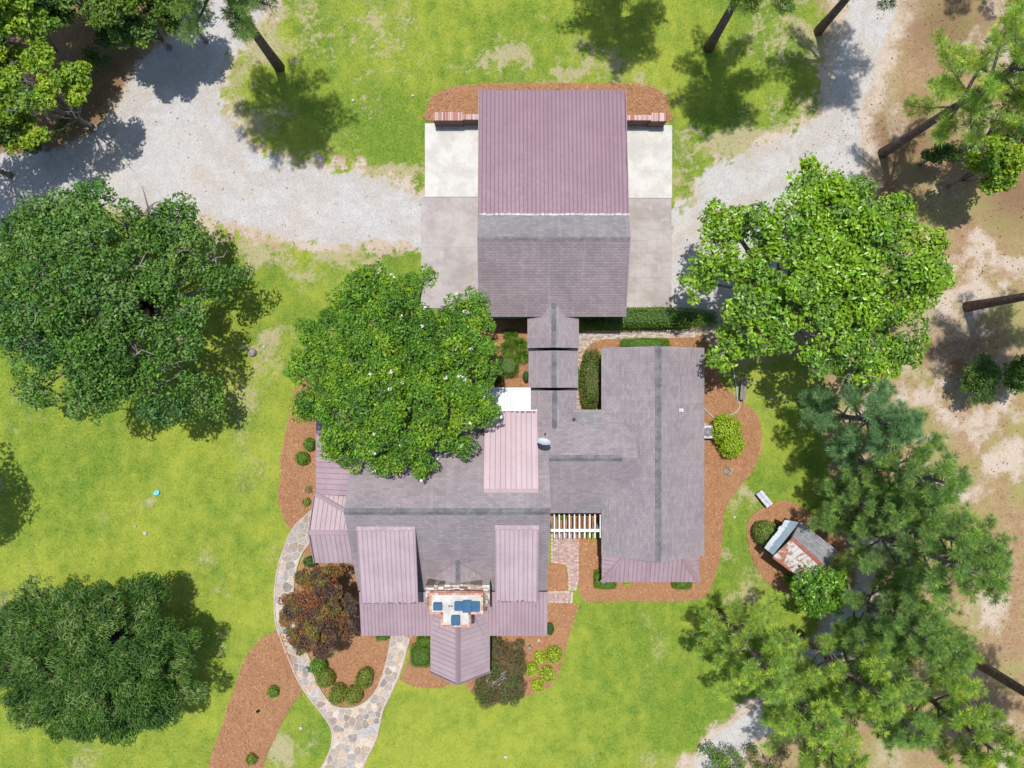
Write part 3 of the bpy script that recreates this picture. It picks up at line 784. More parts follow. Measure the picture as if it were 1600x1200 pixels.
def dormer(x0, x1, ytop, ybot, ztop, zbot, m, trim, sp, nwin):
    """shed dormer: ytop joins the roof, ybot is its eave"""
    d = metal_roof([(x0, ytop, ztop), (x1, ytop, ztop), (x1, ybot, zbot), (x0, ybot, zbot)], m, house, 'dormer_roof', sp, thick=0.09)
    s = 1 if ybot > ytop else -1
    yw = ybot - s * 0.32; xi0, xi1 = x0 + 0.16, x1 - 0.16
    zf = lambda y: ztop + (zbot - ztop) * (y - ytop) / (ybot - ytop) - 0.12
    b = MB(); T = 0.12
    for xa in (xi0, xi1 - T):
        yj = ytop + s * 0.25
        b.prism([(xa, yj, zf(yj)), (xa, yw, zf(yw)), (xa, yw, zs(yw) - 0.02), (xa, yj, zs(yj) - 0.05)], (T, 0, 0))
    b.prism([(xi0 + T, yw, zf(yw)), (xi1 - T, yw, zf(yw)), (xi1 - T, yw, zs(yw) - 0.05), (xi0 + T, yw, zs(yw) - 0.05)], (0, -s * T, 0))
    b.build('dormer_wall', M['siding'], house)
    for k in range(nwin):
        xc = xi0 + (xi1 - xi0) * (k + 0.5) / nwin
        window(house, (xc, yw, (zf(yw) + zs(yw)) / 2), 0.62, max(0.3, (zf(yw) - zs(yw)) * 0.62), (0, s, 0))
    tb = MB()
    slope = Vector((0, ybot - ytop, zbot - ztop)).normalized()
    tb.bar((x0 - 0.03, ytop, ztop + 0.03), (x1 + 0.03, ytop, ztop + 0.03), 0.22, 0.03, up=(0, -s * slope.z * -1, 1))
    for xa in (x0 - 0.012, x1 + 0.012): tb.bar((xa, ytop, ztop - 0.03), (xa, ybot, zbot - 0.03), 0.05, 0.14)
    tb.build('dormer_trim', trim, house)
    dm = MB(); xx = x0 + 0.1
    while xx < x1 - 0.15:
        w_ = random.uniform(0.05, 0.2); l_ = random.uniform(0.03, 0.12); k_ = Vector((0, ybot - ytop, zbot - ztop)).normalized(); e_ = Vector((xx, ybot, zbot + 0.034)) - k_ * l_
        dm.prism([tuple(e_), (xx + w_, e_.y, e_.z), (xx + w_ * 0.9, ybot - s * 0.01, zbot + 0.03), (xx + 0.01, ybot - s * 0.01, zbot + 0.03)], (0, 0, -0.02)); xx += w_ + random.uniform(0.0, 0.12)
    o_ = dm.build('eave_debris', M['seam'], house); o_['kind'] = 'stuff'
    g = MB(); g.bar((x0, ybot + s * 0.012, zbot - 0.06), (x1, ybot + s * 0.012, zbot - 0.06), 0.02, 0.14); g.build('fascia', trim, house)
dormer(-7.85, -4.93, -7.3, -11.5, zs(-7.3) + 0.06, 4.82, M['metal'], M['metal_dark'], 0.235, 3)
dormer(-0.84, 1.34, -7.25, -11.42, zs(-7.25) + 0.06, 4.82, M['metal'], M['metal_dark'], 0.235, 2)
dormer(-1.40, 1.30, -5.42, -1.43, zs(-5.42) + 0.06, 4.25, M['metal_north'], M['metal_north'], 0.27, 2)

# south porch roof, front gable
PZ = 2.78; PYB = -13.9
metal_roof([(HX0 + 0.06, SY - 0.06, 3.34), (-4.2, SY - 0.06, 3.34), (-4.2, PYB, PZ), (HX0 + 0.06, PYB, PZ)], M['metal_porch'], house, 'porch_roof', 0.20)
metal_roof([(-1.5, SY - 0.06, 3.34), (1.94, SY - 0.06, 3.34), (1.94, PYB, PZ), (-1.5, PYB, PZ)], M['metal_porch'], house, 'porch_roof', 0.20)
GX, GW, GZE, GZR, GY0, GY1 = -2.86, 1.64, 2.80, 4.45, -15.85, -11.9
metal_roof([(GX - GW, GY0, GZE), (GX, GY0, GZR), (GX, GY1, GZR), (GX - GW, GY1, GZE)], M['metal'], house, 'gable_roof', 0.27)
metal_roof([(GX + GW, GY0, GZE), (GX, GY0, GZR), (GX, GY1, GZR), (GX + GW, GY1, GZE)], M['metal'], house, 'gable_roof', 0.27)
cap_line((GX, GY1, GZR + 0.03), (GX, GY0 - 0.03, GZR + 0.03), M['metal_dark'], house, 'ridge_flashing', 0.26, 1.0, 0, 0.02)
b = MB()
for sg in (-1, 1):
    b = MB(); b.bar((GX + sg * (GW + .02), GY0 - 0.03, GZE), (GX, GY0 - 0.03, GZR), 0.05, 0.16); b.build('rake_trim', M['metal_dark'], house)
    b = MB(); b.bar((GX + sg * 0.62, -12.15, 3.86), (GX + sg * 1.35, PYB + 0.02, 3.02), 0.10, 0.06); b.build('valley_flashing', M['metal_dark'], house)
b = MB()
for x in (GX - 1.35, GX + 1.35): b.box(x - 0.09, x + 0.09, GY0 + 0.35, GY0 + 0.53, 0, 2.72)
for x in (-8.1, -6.3, -4.7, -1.0, 0.4, 1.6): b.box(x - 0.08, x + 0.08, PYB + 0.2, PYB + 0.36, 0, 2.74)
b.build('porch_posts', M['trim'], house)
b = MB(); b.box(HX0 + .2, 1.7, PYB + 0.25, SY + 0.48, 0, 0.3); b.box(GX - 1.4, GX + 1.4, GY0 + 0.4, PYB + 0.24, 0, 0.3); b.build('porch_floor', M['conc'], house)
for x in (-7.2, -5.6, -0.4, 0.9): window(house, (x, SY + 0.5, 1.7), 0.9, 1.3, (0, -1, 0))
b = MB(); b.box(-3.4, -2.3, SY + 0.44, SY + 0.49, 0.31, 2.4); b.build('door', M['trim'], house)

# west porch with a small cross gable
WX0 = -11.0; WXT = HX0 - 0.02
metal_roof([(WX0 + 0.15, gp(0, 772, 2.75)[1], 2.72), (WX0 + 0.15, 0.2, 2.72), (WXT + 0.4, 0.2, 3.6), (WXT + 0.4, -8.0, 3.6), (WXT + 0.4, gp(0, 772, 2.75)[1], 3.6)], M['metal_porch'], house, 'porch_roof', 0.30)
CY = gp(0, 832, 3.8)[1]; CE0 = gp(0, 772, 2.75)[1] ; CE1 = 2 * CY - CE0
metal_roof([(WX0 + 0.12, CE0, 2.74), (WX0 + 0.12, CY, 3.78), (HX0 + 0.9, CY, 3.78), (HX0 + 0.9, CE0, 2.74)], M['metal'], house, 'gable_roof', 0.26)
metal_roof([(WX0 + 0.12, CE1, 2.74), (WX0 + 0.12, CY, 3.78), (HX0 + 0.25, CY, 3.78), (HX0 + 0.25, CE1, 2.74)], M['metal'], house, 'gable_roof', 0.26)
b = MB()
b.bar((WX0 + 0.1, CY, 3.81), (HX0 + 0.1, CY, 3.81), 0.24, 0.05)
b.bar((WX0 + 0.13, CE0 + 0.03, 2.79), (HX0 + 0.02, CE0 - 1.15, 3.62), 0.22, 0.05)
for ye in (CE0, CE1): b.bar((WX0 + 0.07, ye, 2.72), (WX0 + 0.07, CY, 3.78), 0.05, 0.14)
b.build('ridge_flashing', M['metal_dark'], house)
b = MB(); b.box(WX0 + 0.4, HX0 + 0.34, CE1 + 0.3, 0.0, 0, 0.28); b.build('porch_floor', M['conc'], house)
b = MB()
for y in (CE1 + 0.4, CE0 - 0.3, -4.0, -1.6, -0.2): b.box(WX0 + 0.45, WX0 + 0.6, y - 0.08, y + 0.08, 0, 2.7)
b.build('porch_posts', M['trim'], house)

# chimney
CT = 5.6
def cx(p, z=CT): return (p - 800) * (H - z) / F
def cyy(p, z=CT): return (600 - p) * (H - z) / F
M['chim'] = None
def brickmat():
    t = NT('orange_brick'); co = t.pos()
    c = t.mix(t.mapr(t.noise(co, 9, 4), 0.35, 0.65), (0.42, 0.175, 0.115), (0.33, 0.13, 0.09))
    c = t.mix(t.mapr(t.noise(co, 3, 5), 0.55, 0.75), c, (0.56, 0.40, 0.33))
    t.bump(t.noise(co, 30, 3), 0.3, 0.02); return t.done(c, 0.9, 0.2)
M['chim'] = brickmat()
tx0, tx1, ty0, ty1 = cx(671), cx(754.5), cyy(927), cyy(960)
sx0, sx1, sy1 = cx(689), cx(735), cyy(980)
b = MB()
T_out = [(tx0, ty0), (tx0, ty1), (sx0, ty1), (sx0, sy1), (sx1, sy1), (sx1, ty1), (tx1, ty1), (tx1, ty0)]
b.prism([(x, y, CT - 0.32) for x, y in T_out], (0, 0, -2.9)); 
chim = b.build('chimney', M['chim'], house)
def grow(pts, g):
    c0 = (GX, (ty0 + ty1) / 2)
    return [(x + (g if x > c0[0] else -g), y + (g if y > (ty1 + 0.01) else -g)) for x, y in pts]
# corbel bricks round the rim
def rim(z0, z1, g, inset):
    P = grow(T_out, g)
    for i in range(len(P)):
        a, c = Vector(P[i]), Vector(P[(i + 1) % len(P)]); d = c - a; L = d.length; d.normalize(); nrm = Vector((-d.y, d.x)); n = max(1, int(L / 0.215))
        for k in range(n):
            p = a + d * (L * k / n + 0.006); q = a + d * (L * (k + 1) / n - 0.006); u = random.uniform(-0.004, 0.004)
            m = MB(); m.prism([(p.x, p.y, z1 + u), (q.x, q.y, z1 + u), (q.x + nrm.x * inset, q.y + nrm.y * inset, z1 + u), (p.x + nrm.x * inset, p.y + nrm.y * inset, z1 + u)], (0, 0, z0 - z1))
            o = m.build('brick', M['brick_cap'], chim); s = random.uniform(0.85, 1.15)
            col_mesh(o, random.choice([(0.52 * s, 0.27 * s, 0.19 * s), (0.46 * s, 0.21 * s, 0.145 * s), (0.56 * s, 0.40 * s, 0.33 * s)]))
rim(CT - 0.30, CT - 0.18, 0.03, 0.10); rim(CT - 0.155, CT - 0.03, 0.005, 0.105)
b = MB(); b.prism([(x, y, CT - 0.06) for x, y in grow(T_out, -0.102)], (0, 0, -0.28)); b.build('chimney_crown', M['conc_white'] if 'conc_white' in M else plain('white_crown', (0.58, 0.56, 0.53), (0.46, 0.43, 0.40), 3, 0.9, bump=0.15), chim)
M['blue'] = plain('blue_painted_metal', (0.028, 0.095, 0.185), (0.035, 0.115, 0.21), 3, 0.4, 0.4)
def flue(xa, xb, ya, yb, cover, h=0.17):
    x0, x1, y0, y1 = cx(xa), cx(xb), cyy(yb), cyy(ya); r = 0.05
    o = MB(); P = []
    for (qx, qy, a0) in ((x1 - r, y1 - r, 0), (x0 + r, y1 - r, 90), (x0 + r, y0 + r, 180), (x1 - r, y0 + r, 270)):
        for k in range(4): a = R(a0 + 30 * k); P.append((qx + r * math.cos(a), qy + r * math.sin(a), CT - 0.055 + h))
    o.prism(P, (0, 0, -h)); f = o.build('flue_cover', M['blue'], cover)
    ins = MB(); c0 = Vector(((x0 + x1) / 2, (y0 + y1) / 2, 0))
    Q = [tuple(c0 + (Vector(p) - c0) * 0.0 + Vector((( p[0] - c0.x) * 0.82, (p[1] - c0.y) * 0.82, CT - 0.055 + h + 0.012))) for p in P]
    ins.prism(Q, (0, 0, -0.011)); ins.build('flue_lid', M['blue'], cover)
flue(677, 691, 941, 953, chim); flue(705, 719, 961, 976, chim, 0.20)
flue(710, 722.5, 939.5, 953.5, chim); flue(722.7, 737, 937.5, 956, chim, 0.19); flue(737.2, 750, 939.5, 955, chim, 0.16)
b = MB(); b.lathe((cx(702), cyy(947), CT - 0.06), [(0.03, 0), (0.03, 0.12), (0.0, 0.14)], 8); b.lathe((cx(706), cyy(947), CT - 0.06), [(0.03, 0), (0.03, 0.12), (0.0, 0.14)], 8); b.build('chimney_pin', M['black'], chim)
# stacked stone shoulder round the chimney foot and the cricket behind it
shx0, shx1, shy0 = -4.52, -1.16, -10.48
for row in range(4):
    y = shy0 - row * 0.105; x = shx0
    while x < shx1 - 0.05:
        L = min(random.uniform(0.18, 0.5), shx1 - x); zt = 4.98 + random.uniform(-0.05, 0.06) - abs(row - 1.2) * 0.04 + (abs(x - GX) > 1.2) * 0.05
        m = MB(); j = lambda: random.uniform(-0.025, 0.025)
        m.prism([(x + 0.008, y + j(), zt + j()), (x + L - 0.008, y + j(), zt + j()), (x + L - 0.008, y - 0.098 + j(), zt + j()), (x + 0.008, y - 0.098 + j(), zt + j())], (0, 0, -1.5))
        o = m.build('stone', M['stone'], chim); col_mesh(o, random.choice([(0.50, 0.46, 0.41), (0.32, 0.25, 0.20), (0.60, 0.57, 0.53), (0.22, 0.165, 0.135), (0.42, 0.35, 0.29)])); x += L
for sx_, nn in ((shx0, 3), (shx1 - 0.31, 3)):
    for c in range(nn):
        y = shy0 - 0.42
        while y > -11.62:
            L = random.uniform(0.15, 0.34); zt = 4.92 + random.uniform(-0.06, 0.06); m = MB()
            m.prism([(sx_ + c * 0.105, y, zt), (sx_ + c * 0.105 + 0.098, y, zt), (sx_ + c * 0.105 + 0.098, y - L + 0.012, zt - 0.03), (sx_ + c * 0.105, y - L + 0.012, zt - 0.02)], (0, 0, -1.6))
            o = m.build('stone', M['stone'], chim); col_mesh(o, random.choice([(0.50, 0.46, 0.41), (0.32, 0.25, 0.20), (0.58, 0.55, 0.5), (0.24, 0.18, 0.145)])); y -= L
shingle_roof([(GX, -9.35, 4.60), (GX, -10.6, 4.60), (shx0 + 0.1, -10.6, 3.72)], M['shingle'], house, 'cricket_slope', 0.1)
shingle_roof([(GX, -9.35, 4.60), (GX, -10.6, 4.60), (shx1 - 0.1, -10.6, 3.72)], M['shingle'], house, 'cricket_slope', 0.1)
cap_line((GX, -9.2, 4.61), (GX, -10.55, 4.61), M['cap'], house, w=0.24, pitch=0.5)

# link roof and right wing
gable_walls(house, 1.6, 5.2, -6.75, -1.75, 2.75, 2.8, None, M['siding'])
LR = -3.88
shingle_roof([(1.6, -1.4, 3.28), (6.6, -1.4, 3.28), (6.6, LR, 4.86), (1.6, LR, 4.86)], M['shingle'], house)
shingle_roof([(1.6, -7.1, 2.88), (6.6, -7.1, 2.88), (6.6, LR, 4.86), (1.6, LR, 4.86)], M['shingle'], house)
cap_line((1.95, LR, 4.87), (5.75, LR, 4.87), M['cap'], house, w=0.32, pitch=0.6)
WGX0, WGX1, WGR, WZR = 4.89, 10.49, 7.69, 4.72
gable_walls(house, WGX0 + 0.3, WGX1 - 0.3, -9.0, 1.7, 3.1, 4.5, 'y', M['siding'])
shingle_roof([(WGX0, -9.37, EZ), (WGX0, 1.98, EZ), (WGR, 1.98, WZR), (WGR, -9.37, WZR)], M['shingle'], house)
shingle_roof([(WGX1, -9.37, EZ), (WGX1, 1.98, EZ), (WGR, 1.98, WZR), (WGR, -9.37, WZR)], M['shingle'], house)
cap_line((WGR, 1.98, WZR), (WGR, -9.37, WZR), M['cap'], house, w=0.34, pitch=0.55)
sk_y0, sk_y1 = -9.25, -10.97; skx0, skx1, sti0, sti1 = 4.97, 10.37, 6.25, 9.15
metal_roof([(sti0, sk_y0, 3.32), (sti1, sk_y0, 3.32), (skx1, sk_y1, 2.66), (skx0, sk_y1, 2.66)], M['metal_porch'], house, 'porch_roof', 0.24)
metal_roof([(sti0, sk_y0, 3.32), (skx0, sk_y1, 2.66), (skx0, sk_y0, 2.66)], M['metal_porch'], house, 'porch_roof', 0.24)
metal_roof([(sti1, sk_y0, 3.32), (skx1, sk_y1, 2.66), (skx1, sk_y0, 2.66)], M['metal_porch'], house, 'porch_roof', 0.24)
b = MB(); b.bar((sti0, sk_y0, 3.35), (skx0, sk_y1, 2.69), 0.24, 0.05); b.build('ridge_flashing', M['metal_dark'], house); b = MB(); b.bar((sti1, sk_y0, 3.35), (skx1, sk_y1, 2.69), 0.24, 0.05); b.build('ridge_flashing', M['metal_dark'], house)
b = MB()
for x in (5.3, 7.0, 8.4, 10.1): b.box(x - .07, x + .07, sk_y1 + .25, sk_y1 + .39, 0, 2.62)
b.build('porch_posts', M['trim'], house)
for x in (6.3, 9.0): window(house, (x, -9.0, 1.5), 1.0, 1.4, (0, -1, 0))
for y in (-7, -4.6, -2, 0.5): window(house, (WGX1 - 0.3, y, 1.6), 0.9, 1.2, (1, 0, 0))
for y in (0.6, -0.6): window(house, (WGX0 + 0.3, y, 1.6), 0.8, 1.2, (-1, 0, 0))
for y in (-8.3, -9.3): window(house, (HX1 - 0.3, y, 1.6), 0.7, 1.2, (1, 0, 0))

# newer shingle patches beside the valleys
def patchsh(poly):
    P, n, e, d = frame_of(poly); return shingle_roof([p + n * 0.03 for p in P], M['shingle_pale'], house, 'shingle_patch', 0.05)
def on_link(x, y): return (x, y, 3.28 + (-1.4 - y) * (4.86 - 3.28) / (-1.4 - LR) if y > LR else 2.88 + (y + 7.1) * (4.86 - 2.88) / (LR + 7.1))
def on_wing(x, y): return (x, y, EZ + (x - WGX0) * (WZR - EZ) / (WGR - WGX0))
patchsh([on_link(3.2, -1.55), on_link(4.85, -1.55), on_link(4.85, -2.3), on_link(3.9, -2.3), on_link(3.4, -1.95)])
patchsh([on_link(3.3, -7.05), on_link(4.85, -7.05), on_link(4.85, -6.15), on_link(4.1, -6.15)])
patchsh([on_wing(4.93, -7.6), on_wing(5.25, -7.6), on_wing(5.25, -6.1), on_wing(4.93, -6.1)])
patchsh([on_wing(4.93, -1.35), on_wing(5.45, -1.35), on_wing(5.45, -2.2), on_wing(4.93, -2.6)])

# breezeway: three low gables with painted shade strips between
BX = 2.28
for (hw, ya, yb, ze, zr) in ((1.42, 5.2, 1.99, 2.62, 3.36), (1.36, 1.82, -0.20, 2.74, 3.46), (1.24, -0.35, -3.2, 3.26, 3.92)):
    for sg in (-1, 1):
        shingle_roof([(BX + sg * hw, ya, ze), (BX + sg * hw, yb if yb > -1 else -1.45 if sg > 0 else yb, ze), (BX, yb, zr), (BX, ya, zr)], M['shingle'], house)
    cap_line((BX, ya - (0.75 if ya > 5 else 0), zr), (BX, yb + (0.5 if yb < -1 else 0), zr), M['cap'], house, w=0.28, pitch=0.5)
b = MB(); b.box(BX - 1.38, BX + 1.38, 1.825, 1.985, 2.2, 2.60); b.box(BX - 1.3, BX + 1.3, -0.36, -0.17, 2.3, 2.70); b.build('gutter_or_gap_shade', M['black'], house)  # black strips stand in for the shade inside the roof gaps
b = MB()
for x in (BX - 1.1, BX + 1.1):
    for y in (3.2, 1.5, 0.2, -1.2): b.box(x - 0.07, x + 0.07, y - 0.07, y + 0.07, 0, 2.75 if y > 0 else 3.3)
b.build('breezeway_posts', M['trim'], house)
b = MB(); b.box(BX - 1.25, BX + 1.25, -1.7, 3.9, 0, 0.09); b.build('breezeway_floor', M['conc'], house)

# white porch roof on the court side
metal_roof([(-2.2, -0.27, 2.85), (0.95, -0.27, 2.85), (0.95, -1.52, 3.12), (-2.2, -1.52, 3.12)], M['white_metal'], house, 'white_porch_roof', 0.17, rib_w=0.03, rib_h=0.03)
b = MB(); b.bar((-2.25, -0.24, 2.87), (1.02, -0.24, 2.87), 0.09, 0.11); b.bar((0.99, -0.24, 2.88), (0.99, -1.5, 3.1), 0.07, 0.1); b.build('gutter_or_gap_shade', M['white_metal'], house)
b = MB()
for x in (-2.1, 0.85): b.box(x - .06, x + .06, -0.42, -0.30, 0, 2.78)
b.build('porch_posts', M['trim'], house)
b = MB(); b.bar((-1.42, -1.40, 4.27), (1.32, -1.40, 4.27), 0.05, 0.05)
for k in range(9): b.box(-1.36 + k * 0.33, -1.31 + k * 0.33, -1.43, -1.34, 4.2, 4.31)
b.build('eave_trim', M['trim'], house)

# pergola between main house and wing
pg = thing('pergola', 'white slatted pergola over the walk between house and right wing', 'pergola', (3.4, -7.8, 0))
for px_ in (866, 873.7, 881.5, 889.5, 897.5, 905.3, 913.5, 921.5, 929.5, 937.8):
    a = gp(px_, 803.5, 2.75); c = gp(px_, 840, 2.75); m = MB(); m.bar(a, c, 0.065, 0.15); m.build('slat', M['trim'], pg)
m = MB(); a = gp(860.5, 828.5, 2.6); c = gp(939.5, 828.5, 2.6); m.bar(a, c, 0.16, 0.14); m.build('beam', M['trim'], pg)
for px_ in (864, 936):
    a = gp(px_, 828.5, 2.5); m = MB(); m.box(a[0] - .06, a[0] + .06, a[1] - .06, a[1] + .06, 0, 2.53); m.build('post', M['trim'], pg)

# ---- garage
gar = thing('garage', 'garage with mauve ribbed metal roof joined to grey shingles', 'garage', (2.2, 10, 0))
GX0, GX1, GRY, GRZ = -1.80, 6.22, 7.66, 4.57
T = 0.18; b = MB()
b.box(GX0 + 0.35, GX0 + 0.35 + T, 4.2, 15.7, 0, 2.85); b.box(GX1 - 0.35 - T, GX1 - 0.35, 4.2, 15.7, 0, 2.85)
b.box(GX0 + .35 + T, GX1 - .35 - T, 4.2, 4.2 + T, 0, 2.85); b.box(GX0 + .35 + T, GX1 - .35 - T, 15.7 - T, 15.7, 0, 2.85)
b.build('wall', M['siding'], gar)
shingle_roof([(GX0, 3.69, 3.02), (GX1, 3.69, 3.02), (GX1, GRY, GRZ), (GX0, GRY, GRZ)], M['shingle_garage'], gar)
shingle_roof([(GX0, 9.12, 4.0), (GX1, 9.12, 4.0), (GX1, GRY, GRZ), (GX0, GRY, GRZ)], M['shingle_pale'], gar)
cap_line((GX0, GRY, GRZ), (GX1, GRY, GRZ), M['cap'], gar, w=0.20, pitch=0.38)
metal_roof([(GX0, 9.0, 4.08), (GX1 - 0.04, 9.0, 4.08), (GX1 - 0.04, 16.13, 3.02), (GX0, 16.13, 3.02)], M['metal_garage'], gar, 'metal_roof', 0.2225, 0.032, seam=0.015)
b = MB(); xx = GX0 + 0.05
while xx < GX1 - 0.2:
    w = random.uniform(0.2, 0.5); d0 = random.uniform(0.0, 0.05)
    b.prism([(xx, 8.98 + d0, 4.10), (xx + w, 8.99, 4.10), (xx + w, 9.09 + d0 * 1.2, 4.11), (xx, 9.08, 4.115)], (0, 0, -0.04)); xx += w + random.uniform(0, 0.03)
b.build('flashing', M['flash'], gar)
b = MB()
for x in (GX0 - 0.015, GX1 + 0.015):
    b.bar((x, 16.13, 2.97), (x, 9.0, 4.02), 0.04, 0.18); b.bar((x, GRY, GRZ - 0.08), (x, 3.69, 2.94), 0.04, 0.18); b.bar((x, GRY, GRZ - 0.08), (x, 9.0, 4.0), 0.04, 0.18)
b.build('rake_trim', M['metal_dark'], gar)
for sg, x in ((-1, GX0 + 0.35), (1, GX1 - 0.35)):
    for y in (6.2, 9.8, 13.3):
        m = MB()
        for k in range(4): m.box(x - 0.03, x + 0.03, y - 1.25, y + 1.25, 0.03 + k * 0.56, 0.57 + k * 0.56)
        m.build('garage_door', M['trim'], gar)
for x in (0.2, 4.2): window(gar, (x, 15.7, 1.6), 0.9, 1.1, (0, 1, 0))

# ---- brick garden walls each side of the garage
def garden_wall(label, xa, xb, ypx, pillar_end):
    z = 1.1; a = gp(xa, ypx, z); c = gp(xb, ypx, z); y1 = a[1]; y0 = y1 - 0.30
    w = thing('brick_garden_wall', label, 'wall', ((a[0] + c[0]) / 2, y0, 0), 'brick walls beside the garage')
    b = MB(); b.box(a[0], c[0], y0 + 0.05, y1 - 0.04, -0.1, z - 0.10); 
    pe = gp(723, 0, z)[0] if pillar_end < 0 else gp(1016, 0, z)[0]
    px0, px1 = (a[0], pe) if pillar_end < 0 else (pe, c[0])
    b.box(px0 - 0.003, px1 + 0.003, y0 - 0.02, y1 + 0.10, -0.1, z - 0.102); b.build('wall_face', M['darkbrick'], w)
    x = a[0]
    while x < c[0] - 0.05:
        inp = px0 <= x < px1 - 0.03
        m = MB(); m.box(x + 0.008, x + 0.086, y0 - (0.05 if inp else 0), y1 + (0.12 if inp else 0), z - 0.098, z + random.uniform(-0.006, 0.006))
        o = m.build('brick', M['brick_cap'], w); s = random.uniform(0.85, 1.15); k = random.choice([(0.50, 0.27, 0.24), (0.42, 0.19, 0.165), (0.60, 0.46, 0.42), (0.55, 0.36, 0.33), (0.52, 0.40, 0.37)]); col_mesh(o, tuple(v * s for v in k)); x += 0.094
def darkbrick():
    t = NT('dark_red_brick'); tc = t.n('ShaderNodeTexCoord'); mp = t.n('ShaderNodeMapping'); mp.inputs['Rotation'].default_value = (R(90), 0, 0); t.l(tc.outputs['Object'], mp.inputs[0])
    br = t.n('ShaderNodeTexBrick'); t.l(mp.outputs[0], br.inputs['Vector']); br.inputs['Scale'].default_value = 1
    br.inputs['Brick Width'].default_value = 0.215; br.inputs['Row Height'].default_value = 0.075; br.inputs['Mortar Size'].default_value = 0.006
    br.inputs['Color1'].default_value = (0.20, 0.085, 0.065, 1); br.inputs['Color2'].default_value = (0.13, 0.06, 0.05, 1); br.inputs['Mortar'].default_value = (0.33, 0.28, 0.26, 1)
    return t.done(br.outputs[0], 0.9, 0.2)
M['darkbrick'] = darkbrick()
garden_wall('low red brick wall with rowlock cap left of the garage', 677, 748, 178.5, -1)
garden_wall('low red brick wall with rowlock cap right of the garage', 979.5, 1042, 179.5, 1)

